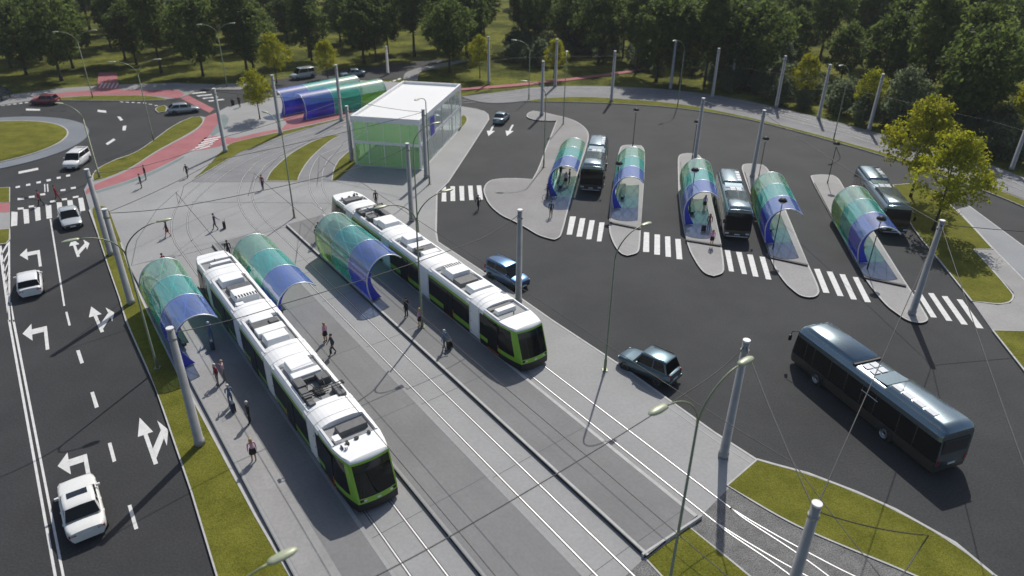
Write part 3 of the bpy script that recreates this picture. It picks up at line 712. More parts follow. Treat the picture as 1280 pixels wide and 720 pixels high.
def tram_cab(flip, kit, root, length=4.5):
    X = (lambda x: TL - x) if flip else (lambda x: x); S = -1 if flip else 1
    def nose(z): return -.03 if z <= .72 else (.0 if z < 1.04 else .36 * (z - 1.04))
    def wf(z): return .90 if z < 2.8 else .90 - (z - 2.8) * .2
    def wb(z, x):
        base = 1.2 if .6 <= z <= 2.6 else (1.14 if z < .6 else 1.2 - (z - 2.6) * .16)
        u = min(1, max(0, (x - nose(z)) / 2.2)); return wf(z) + (base - wf(z)) * (1 - (1 - u) ** 2)
    us = [0, .05, .12, .22, .4, .7, 1]
    def xs(z): return [nose(z) + (length - nose(z)) * u for u in us]
    def band(zs, name, mat, par, front=None):
        b = MB()
        for s in (1, -1):
            b.grid([[(X(x), S * s * wb(z, x), z) for x in xs(z)] for z in zs], 0, True)
        if front is not None:
            rows = []
            for z in zs:
                rows.append([(X(nose(z) - .16 * (1 - (k / 4) ** 2)), S * wf(z) * k / 4, z) for k in range(-4, 5)])
            b.grid(rows, 0, True)
        return b.build(name, mat, par)
    sh = MB()
    # roof of the cab: smooth front, recessed deck behind
    zr = [2.92, 3.0, 3.05]
    for s in (1, -1): sh.grid([[(X(x), S * s * (wb(z, x) - (.0 if z < 3.02 else .06)), z) for x in xs(z)] for z in zr], 0, True)
    top = [(nose(3.0) + .06, .80), (1.3, .97), (2.0, 1.06), (2.35, 1.09)]
    sh.grid([[(X(x), S * w_ * k / 4, 3.05 + .04 * (1 - (k / 4) ** 2)) for k in range(-4, 5)] for x, w_ in top], 0, True)
    rows = [[(X(nose(z) - .16 * (1 - (k / 4) ** 2)), S * wf(z) * k / 4, z) for k in range(-4, 5)] for z in (2.92, 3.0)]
    rows.append([(X(nose(3.0) + .06), S * .80 * k / 4, 3.05 + .05 * (1 - (k / 4) ** 2)) for k in range(-4, 5)])
    sh.grid(rows, 0, True)
    sh.face([(X(2.35), -.95, 2.98), (X(length), -.95, 2.98), (X(length), .95, 2.98), (X(2.35), .95, 2.98)], 1)
    for s in (1, -1):
        sh.grid([[(X(x), S * s * y, z) for x in (2.35, length)] for y, z in ((1.06, 3.09), (.96, 3.12), (.93, 2.98))], 0, False)
    sh.face([(X(2.35), -.98, 2.97), (X(2.35), -.98, 3.1), (X(2.35), 0, 3.15), (X(2.35), .98, 3.1), (X(2.35), .98, 2.97)], 0)
    cab = sh.build('driver_cab', ['roofw', 'greyd'], root)
    band([.20, .45, .72], 'bumper', 'skirt', cab, True)
    band([.72, .88, 1.04], 'green_stripe', 'green', cab, True)
    band([2.80, 2.92], 'cantrail', 'green', cab, True)
    # side glass and green front pillars
    b = MB()
    zs = [1.04, 1.5, 2.1, 2.8]
    for s in (1, -1):
        b.grid([[(X(x), S * s * wb(z, x), z) for x in xs(z)[2:]] for z in zs], 0, True)
        gp = MB(); gp.grid([[(X(x), S * s * (wb(z, x) + .004), z) for x in xs(z)[2::-1]] + [(X(nose(z) - .16 * (1 - (k / 4) ** 2) - .004), S * s * (wf(z) * k / 4 + .002), z) for k in (3.9, 3.7)] for z in zs], 0, True); gp.build('front_pillar', 'green', cab)
    b.build('side_window', 'glass', cab)
    b = MB(); rows = [[(X(nose(z) - .16 * (1 - (k / 4) ** 2)), S * wf(z) * k / 4, z) for k in (-3.7, -2.5, -1, 0, 1, 2.5, 3.7)] for z in [1.04, 1.5, 2.0, 2.4]]
    b.grid(rows, 0, True); b.build('windscreen', 'glass', cab)
    b = MB(); rows = [[(X(nose(z) - .16 * (1 - (k / 4) ** 2)), S * wf(z) * k / 4, z) for k in (-3.7, -2.5, -1, 0, 1, 2.5, 3.7)] for z in [2.4, 2.8]]
    b.grid(rows, 0, True); b.build('destination_window', 'glass_tint', cab)
    for s in (1, -1):
        h = MB(); h.box((X(-.03), S * s * .66, .88), (.10, .32, .16)); hb = h.build('headlight', 'black', cab, .02)
        h = MB(); h.lathe([(.001, 0), (.065, 0), (.065, .02)], 10, (0, 0, 0), 0, 'y')
        h = MB(); h.box((X(-.10), S * s * .60, .88), (.03, .14, .10)); h.build('headlight', 'headlight', cab, .02)
    e = MB(); e.box((X(-.175), 0, .84), (.02, .16, .11)); e.build('emblem', 'panel', cab)
    # door and its orange edge
    d = MB()
    for s in (1, -1):
        d = MB(); d.box((X(2.85), S * s * 1.196, 1.55), (1.25, .03, 2.1)); d.build('door', 'glass', cab, .01)
        d = MB(); d.box((X(2.85), S * s * 1.185, .42), (1.35, .03, .05)); d.build('door_sill', 'orange', cab)
        d = MB(); d.box((X(2.2), S * s * 1.212, 1.0), (.03, .02, .5)); d.build('door_marker', 'orange', cab)
    if kit == 'dark':
        b = MB(); b.box((X(3.25), S * -.12, 3.14), (.75, 1.35, .34), 0, 0, (.92, .95)); b.build('roof_unit', 'boxg', cab, .03)
        b = MB(); b.box((X(2.75), S * .72, 3.12), (.5, .3, .2)); b.build('roof_box', 'roofw', cab); b = MB(); b.tube([(X(1.75), S * .62, 3.0), (X(1.75), S * .62, 3.25)], .08, 8); b.build('vent_pipe', 'roofw', cab)
        b = MB(); b.tube([(X(2.2), 0, 3.13), (X(2.2), 0, 3.18)], .11, 10); b.box((X(2.1), S * .45, 3.16), (.3, .1, .12)); b.box((X(2.25), S * -.6, 3.16), (.22, .1, .1)); b.box((X(1.95), S * .75, 3.13), (.3, .06, .1)); b.build('roof_fitting', 'black', cab)
    else:
        b = MB(); b.box((X(3.3), S * .1, 3.12), (.55, 1.3, .3), 0, 0, (.85, .95)); b.build('roof_box', 'roofw', cab, .04)
        b = MB(); b.tube([(X(2.6), .1, 3.0), (X(2.6), .1, 3.3)], .04, 6); b.build('aerial', 'greyd', cab); b = MB(); b.box((X(3.95), S * .15, 3.04), (.5, 1.5, .2)); b.build('roof_unit', 'boxg', cab)
    return cab

def tram_gear(root):
    """bogies under the body"""
    for xc in (8.8, 15.8, 22.8, 2.7, 28.9):
        bg = MB(); bg.box((xc, 0, .34), (2.2, 1.9, .3))
        for dx in (-.9, .9):
            for s in (-.72, .72): bg.lathe([(.001, -.05), (.3, -.05), (.3, .05), (.001, .05)], 14, (xc + dx, s, .30), 0, 'y')
        bg.build('bogie', 'skirt', root)

tramA = thing('tram', 'white and lime green articulated tram nearest the camera, dark roof unit behind its windscreen', 'tram', tn(25.75, 10.40), TANG, 'articulated trams at the stop')
tram_cab(False, 'dark', tramA); tram_cab(True, 'white', tramA, 4.5)
for (a_, b_), k in zip(((5.9, 11.7), (13.3, 18.3), (19.9, 25.7)), ('panto', 'twin', 'grille')): tram_section(a_, b_, k, tramA)
for a_, b_ in GANG: gangway(a_, b_, tramA)
tram_gear(tramA)
mid = tn(31.05 + TL, 24.76)
tramA.scale = (.958, 1.24, 1)
tB = dup(tramA, mid, TANG + pi, 'white and lime green articulated tram on the far track, blue van standing next to it')
tB.scale = (1, 1.24, 1)

# ================================================================== SHELTERS
SL = 10.4
def sp(phi, off=0.):
    if phi > pi:        # lower wall, tucking in towards its foot
        u = (phi - pi) / (PH0 - pi); return (.30 * u ** 1.8 - off * (1 - u * .3), 1.55 * (1 - u))
    return (1.85 + (1.85 + off) * cos(phi), 1.55 + (2.05 + off) * sin(phi))
PH0, PHB, PH1 = radians(254), radians(163), radians(45.5)
def make_shelter(label, rev=False, L=SL, group='arched glass shelters at the stops'):
    r = thing('passenger_shelter', label, 'shelter', group=group)
    cols = [('blue', 'sb', 'sb2'), ('teal', 'st', 'st2'), ('green', 'sg', 'sg2')]
    if rev: cols = cols[::-1]
    for k, (nm, up, lo) in enumerate(cols):
        y0, y1 = L * k / 3 + .03, L * (k + 1) / 3 - .03
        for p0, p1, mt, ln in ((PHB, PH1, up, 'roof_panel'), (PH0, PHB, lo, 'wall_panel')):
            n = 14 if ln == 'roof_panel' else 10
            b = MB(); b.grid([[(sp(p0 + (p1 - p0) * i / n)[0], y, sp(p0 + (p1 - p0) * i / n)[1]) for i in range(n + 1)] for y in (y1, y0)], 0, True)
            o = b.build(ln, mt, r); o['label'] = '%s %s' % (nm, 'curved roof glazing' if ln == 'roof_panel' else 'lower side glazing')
    N_ = 22
    for k in range(4):
        y = L * k / 3
        rr = .055 if k in (0, 3) else .04
        b = MB(); b.tube([(sp(PH0 + (PH1 - PH0) * i / N_, -.03)[0], y, sp(PH0 + (PH1 - PH0) * i / N_, -.03)[1]) for i in range(N_ + 1)], rr, 6)
        b.build('arch_rib', 'steel', r)
    # diagonal lattice following the vault
    NK = 6
    lat = MB()
    for k in range(3):
        y0, y1 = L * k / 3, L * (k + 1) / 3
        for j in range(NK):
            for a_, b_ in ((y0, y1), (y1, y0)):
                pts = []
                for i in range(5):
                    f = PH0 + (PH1 - PH0) * (j + i / 4) / NK; x_, z_ = sp(f, -.045); pts.append((x_, a_ + (b_ - a_) * i / 4, z_))
                lat.tube(pts, .03, 5, caps=False)
    for f in (PHB, radians(95), PH1):
        x_, z_ = sp(f, -.03); lat.tube([(x_, 0, z_), (x_, L, z_)], .028, 5)
    lat.build('lattice', 'lattice', r)
    b = MB(); b.box((1.15, L * .42, .45), (.42, 4.2, .06)); b.box((.85, L * .42, .75), (.05, 4.2, .4))
    for y in (-1.6, 0, 1.6): b.box((1.1, L * .42 + y, .22), (.3, .06, .44))
    b.build('bench', 'bench', r)
    b = MB(); b.box((.72, L * .78, 1.4), (.06, 1.5, 1.3)); b.box((.72, L * .78, .4), (.05, .08, .8)); b.build('notice_board', 'bench', r)
    b = MB(); b.box((.34, L / 2, .02), (.24, L, .05)); b.build('base_beam', 'steel', r)
    for y in (0, L):
        fb = MB(); rows = []
        for i in range(19):
            f = PH0 + (radians(98) - PH0) * i / 18; w_ = .80 * (1 - i / 18) ** 1.3 + .02
            a_ = sp(f, -.02); c_ = sp(f, -.02)
            nx, nz = 1.85 - a_[0], 1.7 - a_[1]
            if f > pi: nx, nz = 1, .12
            k_ = hypot(nx, nz); q_ = (a_[0] + nx / k_ * w_, max(0, a_[1] + nz / k_ * w_))
            rows.append([(a_[0], y - .04, a_[1]), (q_[0], y - .04, q_[1]), (q_[0], y + .04, q_[1]), (a_[0], y + .04, a_[1])])
        fb.grid(rows, 0, False, closed=True); fb.build('end_fin', 'fin' if (y == 0) != rev else 'fing', r)
    return r
def shelter_at(o, tip, rz, z):
    X = Vector((cos(rz), sin(rz), 0)); p = tip - X * 3.15
    o.location = (p.x, p.y, z); o.rotation_euler = (0, 0, rz)
RN = atan2(NV.y, NV.x)
s0 = make_shelter('arched coloured glass shelter on the platform beside the grass strip and lane arrows')
shelter_at(s0, tn(44.5, 7.95), RN, .20)
for (t_, n_), lb in (((45.05, 15.15), 'arched green, teal and blue glass shelter between the two trams, nobody under it'),
                     ((45.6, 22.5), 'arched green, teal and blue glass shelter against the left flank of the far tram')):
    o = dup(s0, (0, 0, 0), 0, lb); shelter_at(o, tn(t_, n_), RN, .20)
RI = radians(-9.5)
for p, lb in (((6.82, 71.43), 'arched glass shelter on the broad island, people and a bicycle at its mouth'),
              ((13.37, 68.22), 'empty arched glass shelter on the narrow island between the two parked buses'),
              ((20.04, 64.17), 'arched glass shelter with a woman in maroon and a suitcase under it'),
              ((26.77, 59.95), 'empty arched glass shelter on the second island from the right of the terminal'),
              ((33.86, 56.03), 'arched glass shelter on the rightmost bus island, bus and yellow-green trees beyond')):
    o = dup(s0, (0, 0, 0), 0, lb); shelter_at(o, Vector((p[0], p[1], 0)), RI, .155)
# the two beyond the plaza, seen from their closed side
f0 = make_shelter('long arched blue, teal and green shelter on the red paving, in front of its twin', True, 14.5)
def far_shelter(o, a_, b_, z):
    A = at(*a_, z); B = at(*b_, z); d_ = (B - A).normalized()
    rz = atan2(-d_.y, -d_.x) - pi / 2
    o.rotation_euler = (0, 0, rz)
    X = Vector((cos(rz), sin(rz), 0)); Y = Vector((-sin(rz), cos(rz), 0))
    p = A - X * 1.85 - Y * 14.5
    o.location = (p.x, p.y, 0)
far_shelter(f0, (372, 117.5), (473, 99.5), 3.5)
f1 = dup(f0, (0, 0, 0), 0, 'long arched blue, teal and green shelter partly hidden behind its twin, cars beyond it')
far_shelter(f1, (344, 113), (448, 93.5), 3.5)

# ================================================================== BUSES
BL, BW = 12.0, 1.275
def make_bus(label):
    r = thing('city_bus', label, 'bus', group='dark grey city buses')
    zs = [.30, .55, 1.02, 2.42, 2.72, 2.92, 3.02, 3.06]; ws = [1.20, 1.255, 1.275, 1.265, 1.245, 1.14, .95, 0.]
    st_ = [(0, .90), (.06, .955), (.22, .99), (.6, 1), (11.5, 1), (11.82, .99), (11.95, .965), (12.0, .92)]
    def P(i, j, s):
        x, k = st_[i]; z = zs[j]
        dx = 0
        if i <= 2: dx = .14 * max(0, z - 1.0) * (1 - x / .6)
        if i >= 5: dx = -.07 * max(0, z - 1.0)
        return (x + dx, s * ws[j] * k, z)
    def bandm(js, name, mat, ii=None):
        b = MB()
        for s in (1, -1): b.grid([[P(i, j, s) for i in (ii or range(len(st_)))] for j in js], 0, True)
        return b, name, mat
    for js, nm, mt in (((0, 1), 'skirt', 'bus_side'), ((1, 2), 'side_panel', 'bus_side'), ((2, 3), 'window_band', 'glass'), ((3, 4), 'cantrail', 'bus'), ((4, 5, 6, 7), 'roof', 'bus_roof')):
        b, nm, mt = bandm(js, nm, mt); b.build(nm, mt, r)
    def cap(i, js, nm, mt, inset=1.):
        b = MB(); b.grid([[(P(i, j, 1)[0] - (.0), P(i, j, 1)[1] * inset * k / 3, zs[j]) for k in range(-3, 4)] for j in js], 0, True); return b.build(nm, mt, r)
    cap(0, (0, 1), 'front_bumper', 'bus_side'); cap(0, (1, 2), 'front_panel', 'bus_side'); cap(0, (2, 3), 'windscreen', 'glass'); cap(0, (3, 4), 'destination_display', 'glass_tint'); cap(0, (4, 5, 6, 7), 'front_dome', 'bus_roof')
    cap(7, (0, 1), 'rear_bumper', 'bus_side'); cap(7, (1, 2), 'rear_panel', 'bus'); cap(7, (2, 3), 'rear_wall', 'bus'); cap(7, (3, 4), 'rear_header', 'bus'); cap(7, (4, 5, 6, 7), 'rear_dome', 'bus_roof')
    b = MB(); b.box((11.945, 0, 1.95), (.06, 1.95, .95)); b.build('rear_window', 'glass_tint', r, .03)
    for s in (1, -1):
        b = MB(); b.box((11.99, s * 1.0, .95), (.06, .14, .42)); b.build('taillight', 'tail', r, .02)
        b = MB(); b.box((.03, s * .95, .72), (.1, .36, .16)); b.build('headlight', 'headlight', r, .02)
        b = MB(); b.tube([(.2, s * 1.15, 2.65), (-.15, s * 1.36, 2.5), (-.18, s * 1.40, 2.2)], .03, 6); b.box((-.18, s * 1.42, 2.0), (.1, .2, .42)); b.build('wing_mirror', 'black', r)
    b = MB(); b.box((12.0, .1, .72), (.04, .52, .12)); b.build('number_plate', 'plate', r)
    b = MB(); b.box((-.0, 0, .42), (.06, 2.0, .06)); b.box((-.0, 0, .62), (.05, .5, .11)); b.build('bumper_trim', 'panel', r)
    for x in (2.75, 8.6):
        for s in (1, -1):
            w = MB(); w.lathe([(.30, -.13), (.47, -.13), (.49, -.08), (.49, .08), (.47, .13), (.30, .13)], 20, (x, s * 1.15, .485), 0, 'y'); wo = w.build('wheel', 'rubber', r)
            w = MB(); w.lathe([(.001, .0), (.10, .0), (.12, -.06 * 1), (.24, -.02), (.30, .02), (.30, -.1)], 20, (x, s * 1.27, .485), 0, 'y'); w.build('rim', 'rim', wo)
            a_ = MB(); a_.lathe([(.001, 0), (.60, 0), (.60, .02)], 20, (x, s * 1.262 - .01, .52), 0, 'y'); a_.build('wheel_arch', 'rubber', r)
    # window and door divisions
    for s in (1, -1):
        for x in (1.3, 2.05, 3.6, 5.0, 6.3, 7.4, 9.2, 10.4): b = MB(); b.box((x, s * 1.272, 1.72), (.05, .012, 1.38)); b.build('window_pillar', 'bus_side', r)
    b = MB(); b.box((6.9, -1.277, 2.05), (1.3, .012, .05)); b.build('door_handrail', 'panel', r)
    # roof fairings
    f = MB()
    ys = [-1, -.93, -.8, 0, .8, .93, 1]; hz = [.0, .24, .33, .37, .33, .24, .0]
    f.grid([[(x, y * 1.06, 2.98 + h * k) for y, h in zip(ys, hz)] for x, k in ((.35, .02), (.55, .75), (.85, 1), (4.85, 1), (4.95, .1))], 0, True); f.build('roof_fairing', 'bus_roof', r)
    f = MB(); f.grid([[(x, y * 1.06, 2.98 + h * k) for y, h in zip(ys, hz)] for x, k in ((7.55, .05), (7.65, .9), (7.8, 1), (11.4, 1), (11.75, .85), (11.95, .05))], 0, True); f.build('roof_fairing', 'bus_roof', r)
    f = MB(); f.box((5.05, 0, 3.05), (.14, 2.1, .2)); f.build('roof_gap', 'black', r)
    f = MB(); f.grid([[(x, y, z) for y in (-.86, -.5, .5, .86)] for x, z in ((6.4, 3.075), (6.9, 3.10), (7.5, 3.16))], 0, True); f.build('roof_slope', 'bus', r)
    for x in (5.52, 6.1):
        for y in (-.42, .18): f = MB(); f.box((x, y, 3.1), (.5, .52, .05)); f.build('roof_panel', 'panel', r, .01)
    for x in (8.1, 8.85, 9.65, 10.45): f = MB(); f.box((x, -.66, 3.33), (.66, .42, .06), 0, 0, (1, 1)); f.build('roof_panel', 'panel', r, .01)
    return r
def bus_at(o, front_mid, rear_dir):
    o.location = (front_mid.x, front_mid.y, RZ); o.rotation_euler = (0, 0, atan2(rear_dir.y, rear_dir.x))
bus0 = make_bus('dark grey city bus driving across the empty terminal tarmac, nearest bus to the camera')
A_, B_ = at(1163, 592, .18), at(993, 452, .3)
dv = (A_ - B_); dv.z = 0; dv.normalize(); side = Vector((-dv.y, dv.x, 0))
bus_at(bus0, Vector((A_.x, A_.y, 0)) - dv * 12.0 + side * 1.27, dv)
for c_, lb in (((8.6, 73.7), 'dark grey city bus parked beside the broad light island, farthest bus'),
               ((21.5, 61.5), 'dark grey city bus parked between two shelters, woman in maroon waiting on its left'),
               ((37.3, 63.0), 'dark grey city bus parked behind the rightmost shelter beside the yellow-green trees')):
    o = dup(bus0, (0, 0, 0), 0, lb); bus_at(o, Vector((c_[0], c_[1], 0)), D_I)
# ================================================================== MASTS
def make_mast(label, h=8.0):
    r = thing('catenary_mast', label, 'mast', group='grey tram catenary masts')
    b = MB(); b.tube([(0, 0, 0), (0, 0, .35), (0, 0, .36), (0, 0, h - .1)], [.30, .30, .265, .19], 14); b.build('pole', 'mast', r)
    b = MB(); b.tube([(0, 0, h - .1), (0, 0, h)], [.20, .20], 14); b.build('cap', 'mast_cap', r)
    b = MB(); b.tube([(0, 0, h - .75), (0, 0, h - .6)], [.225, .225], 14); b.build('clamp_band', 'mast', r)
    return r
MAST = [((250, 555), .03, 'thick grey catenary mast on the grass strip beside the front half of the near tram'),
        ((164, 379), .03, 'grey catenary mast on the grass strip left of the first platform shelter'),
        ((139, 318), .03, 'grey catenary mast on the narrow top end of the grass strip by the zebra crossing'),
        ((904, 570), .0, 'grey catenary mast on the plaza corner beside the curved lawn'),
        ((1139.5, 392.5), .03, 'leaning-looking grey mast on the tip of the rightmost bus island'),
        ((648, 378), .0, 'grey catenary mast between the far tram and the blue van'),
        ((533, 222), .0, 'dark grey mast at the right front corner of the white building'),
        ((515, 276), .0, 'dark grey mast behind the far tram, in front of the white building'),
        ((440, 201), .0, 'grey mast at the left front corner of the white building'),
        ((427, 151), .0, 'grey mast at the right end of the lawn between red paving and tracks'),
        ((351, 168), .0, 'grey mast between the red path and the curving tracks, left of the far shelters'),
        ((282, 190), .0, 'grey mast on the lawn tip beside the striped red cycle path'),
        ((677, 144), .03, 'grey mast on the hook-shaped tip of the broad bus island'),
        ((868, 203), .03, 'grey mast at the far end of the island with the woman in maroon'),
        ((940, 222), .03, 'grey mast at the far end of the second island from the right'),
        ((764, 127), .0, 'grey mast on the yellowish verge at the far edge of the terminal, standing alone'),
        ((694, 108), .0, 'tall grey mast beyond the tracks near the red cycle path'),
        ((838, 111), .0, 'grey mast at the forest edge right of the red cycle path end'),
        ((890, 122), .0, 'grey mast on the near side of the looping tracks, front one of a pair'),
        ((913, 114), .0, 'grey mast at the forest edge, rear one of a pair'),
        ((970, 134), .0, 'grey mast at the forest edge left of two young yellowish trees'),
        ((1023, 148), .0, 'grey mast at the forest edge between two young yellowish trees'),
        ((1086, 163), .0, 'grey mast at the forest edge just right of the young yellowish trees'),
        ((1176, 166), .0, 'grey mast at the forest edge rising behind the twin yellow-green trees'),
        ((1264, 212), .0, 'grey mast at the right edge of the photo beside the looping tracks'),
        ((611, 104), .0, 'thin grey mast beyond the red path, just right of the white building'),
        ((485, 92), .0, 'short pale mast on the far road behind the white building')]
m0 = None; MTOP = {}
for p, z, lb in MAST:
    P = at(*p, z)
    h = 8.0
    if m0 is None: m0 = make_mast(lb); m0.location = P
    else: dup(m0, P, 0, lb, scale=(1, 1, {(440, 201): .85, (485, 92): .62}.get(p, 1)))
    MTOP[p] = P + Vector((0, 0, 7.65))
fgm = Vector((11.75, 19.6, .0)); dup(m0, fgm, 0, 'pale grey mast rising from the bottom edge over the ballast tracks'); MTOP['fg'] = fgm + Vector((0, 0, 7.6))

# ================================================================== STREET LAMPS
def make_lamp(label, arms, hf=8.5, hh=10.2, reach=2.75, group='olive curved-arm street lamps', thin=1.):
    r = thing('street_lamp', label, 'street lamp', group=group)
    b = MB(); b.tube([(0, 0, 0), (0, 0, .9), (0, 0, .92), (0, 0, hf)], [.10 * thin, .10 * thin, .075 * thin, .055 * thin], 8); b.build('post', 'lamp_green', r)
    b = MB(); b.box((0, 0, .03), (.36, .36, .06)); b.build('foot_plate', 'lamp_green', r)
    for a in arms:
        c_, s_ = cos(a), sin(a); pts = []
        for i in range(11):
            u = i / 10; x = reach * .80 * (1 - cos(u * pi / 2)) ** .9; z = hf + (hh - hf) * sin(u * pi / 2) ** 1.0
            pts.append((c_ * x, s_ * x, z))
        b = MB(); b.tube([(0, 0, hf - .05)] + pts, [.05] + [.048 - .014 * i / 10 for i in range(11)], 7); o = b.build('arm', 'lamp_green', r)
        hd = MB(); L_ = .95
        prof = [(0, .05), (.04, .13), (.16, .17), (.5, .20), (.75, .17), (.9, .09), (L_, .01)]
        rows = []
        for (u, w_) in prof:
            x0 = reach * .78 + u; row = []
            for k in range(10):
                f = 2 * pi * k / 10; lat = w_ * cos(f); ver = (.10 if sin(f) > 0 else .06) * (w_ / .2) * sin(f)
                row.append((c_ * x0 - s_ * lat, s_ * x0 + c_ * lat, hh + .02 + ver))
            rows.append(row)
        hd.grid(rows, 0, True, closed=True); ho = hd.build('lamp_head', 'lamp_head', r)
        ln = MB(); ln.lathe([(.001, -.075), (.12, -.072), (.13, -.05)], 10, (c_ * (reach * .78 + .55), s_ * (reach * .78 + .55), hh + .02)); ln.build('lens', 'lens', ho)
    return r
AZ = radians(90 - 52)       # arms across the lanes
dbl = make_lamp('olive twin-arm street lamp on the grass strip beside the left lanes', [AZ, AZ + pi])
dbl.location = at(197, 460, .03)
dup(dbl, at(528, 409, .2), 0, 'olive twin-arm street lamp on the platform in front of the far tram')
fg = dup(dbl, Vector((7.4, 21.8, .03)), 0, 'large olive twin-arm street lamp in the foreground over the pale plaza', scale=(1, 1, 1.16))
dup(dbl, Vector((-9.0, 13.3, .03)), 0, 'street lamp whose single visible head hangs over the bottom edge of the photo', scale=(1, 1, 1.0))
sg_ = make_lamp('olive single-arm street lamp at the kerb beside the dark off-road car', [AZ]); sg_.location = at(756, 463, 0)
dup(sg_, at(522.5, 289, 0), 0, 'dark single-arm street lamp bending right behind the far tram')
dup(sg_, at(679.5, 209, .03), radians(140), 'thin dark street lamp on the broad island, arm reaching left')
dup(sg_, at(661, 124, 0), radians(130), 'small street lamp on the verge behind the hook-shaped island tip', scale=(1, 1, .9))
dup(sg_, at(847, 132, 0), radians(180), 'thin street lamp at the tarmac edge in front of the looping tracks')
dup(sg_, at(1042, 174, 0), radians(180), 'thin street lamp at the tarmac edge above the rightmost island')
dup(sg_, at(368, 272, 0), radians(100), 'thin dark street lamp on the plaza just beyond the platform ends')
dup(sg_, at(124.5, 222, .03), radians(120), 'grey single-arm street lamp on the verge where the zebra road meets the roundabout', scale=(1.2, 1.2, .8))
dup(dbl, at(192, 175, .03), radians(-15), 'thin twin-arm street lamp on the verge at the middle of the roundabout bend')
dup(dbl, at(116, 122, 0), radians(-15), 'thin twin-arm street lamp on the verge in front of the red square patch')
dup(dbl, at(284, 108, 0), radians(-15), 'thin twin-arm street lamp at the far exit road before the forest')
hook = make_lamp('dark hooked street lamp beside the right front corner of the white building', [radians(245)], 9.3, 9.9, 1.6); hook.location = at(537, 230, 0)
dup(hook, at(704, 155, .03), radians(200), 'dark hooked street lamp on the neck of the broad bus island')
# small lanterns on the bus islands
def make_lantern(label):
    r = thing('lantern_post', label, 'lantern', group='black lantern posts on the bus islands')
    b = MB(); b.tube([(0, 0, 0), (0, 0, .5), (0, 0, .52), (0, 0, 4.5)], [.07, .07, .045, .04], 8); b.build('post', 'black', r)
    b = MB(); b.lathe([(.03, 4.45), (.27, 4.6), (.32, 4.74)], 14); b.build('lantern_bowl', 'lens', r)
    b = MB(); b.lathe([(.40, 4.73), (.40, 4.80), (.28, 4.96), (.001, 5.05)], 14); b.build('lantern_hood', 'black', r)
    return r
l0 = None
for p, z, lb in (((769, 259), .155, 'black lantern post at the mouth of the empty shelter between two parked buses'), ((791, 182), .03, 'black lantern post at the far end of the island between two parked buses'),
                 ((861, 268), .155, 'black lantern post at the mouth of the shelter with the woman in maroon'), ((865, 199), .03, 'black lantern post beside the mast, far end of the island with the woman in maroon'),
                 ((966, 311), .155, 'black lantern post at the mouth of the empty shelter, second island from the right'), ((948, 223), .03, 'black lantern post at the far end of the second island from the right'),
                 ((1084, 336), .155, 'black lantern post at the mouth of the rightmost shelter'), ((1034, 230), .03, 'black lantern post at the far end of the rightmost island')):
    if l0 is None: l0 = make_lantern(lb); l0.location = at(*p, z)
    else: dup(l0, at(*p, z), 0, lb)

# ================================================================== OVERHEAD WIRES
def wire(name, pts, label, sag=.25, r=.026):
    pts = [Vector(p) for p in pts]; L = []
    for a_, b_ in zip(pts[:-1], pts[1:]):
        n = 10
        for i in range(n): L.append(a_.lerp(b_, i / n) - Vector((0, 0, sag * 4 * (i / n) * (1 - i / n))))
    L.append(pts[-1])
    b = MB(); b.tube(L, r, 5, caps=False); return tag(b.build(name, 'wire'), label, 'wire', 'overhead tram wires')
T_ = MTOP; LW = tn(16, 4.0, 7.6)
wire('span_wire', [T_[(250, 555)], tn(37, 10.3, 7.0), tn(38, 24.8, 7.0), T_[(648, 378)]], 'dark span wire crossing above both trams to the mast by the blue van', .15)
wire('span_wire', [T_[(164, 379)], tn(56.6, 10.3, 6.9), tn(57.5, 24.8, 6.9), T_[(515, 276)]], 'dark span wire across the platform ends between two masts', .15)
wire('span_wire', [LW, tn(16.4, 10.3, 7.0), tn(17.4, 24.8, 7.0), T_[(904, 570)]], 'dark span wire crossing the empty near end of the platforms', .15)
wire('span_wire', [T_[(139, 318)], tn(70, 10, 6.6), tn(75, 18, 6.6), T_[(440, 201)]], 'dark span wire over the plaza to the mast left of the white building', .2)
wire('span_wire', [T_[(282, 190)], T_[(440, 201)]], 'dark span wire over the curving tracks left of the building', .3)
wire('span_wire', [T_[(440, 201)], T_[(533, 222)]], 'dark span wire across the green front of the building', .25)
wire('span_wire', [T_[(164, 379)], tn(68, 15, 6.5), T_[(533, 222)]], 'dark span wire slanting over the pale plaza to the building corner', .2)
wire('span_wire', [T_['fg'], T_[(1139.5, 392.5)]], 'pale span wire from the bottom mast to the mast on the rightmost island tip', .15)
wire('span_wire', [T_[(1139.5, 392.5)], at(1360, 800, 7)], 'thin span wire from the rightmost island mast towards the lower right', .2)
wire('span_wire', [T_[(1139.5, 392.5)], at(1500, 300, 6)], 'thin span wire from the rightmost island mast to the right edge', .2)
wire('span_wire', [T_[(904, 570)], T_['fg']], 'dark span wire between the plaza corner mast and the bottom mast', .2)
wire('span_wire', [T_['fg'], tn(6, 24.7, 6.5), tn(4, 10, 6.5)], 'dark span wire from the bottom mast over the grass wedge', .2)
wire('span_wire', [T_[(351, 168)], T_[(427, 151)]], 'thin span wire before the blue shelters', .2)
wire('span_wire', [T_[(868, 203)], T_[(940, 222)], T_[(1139.5, 392.5)]], 'thin span wire linking the masts of the bus islands', .3)
CZ = 5.55
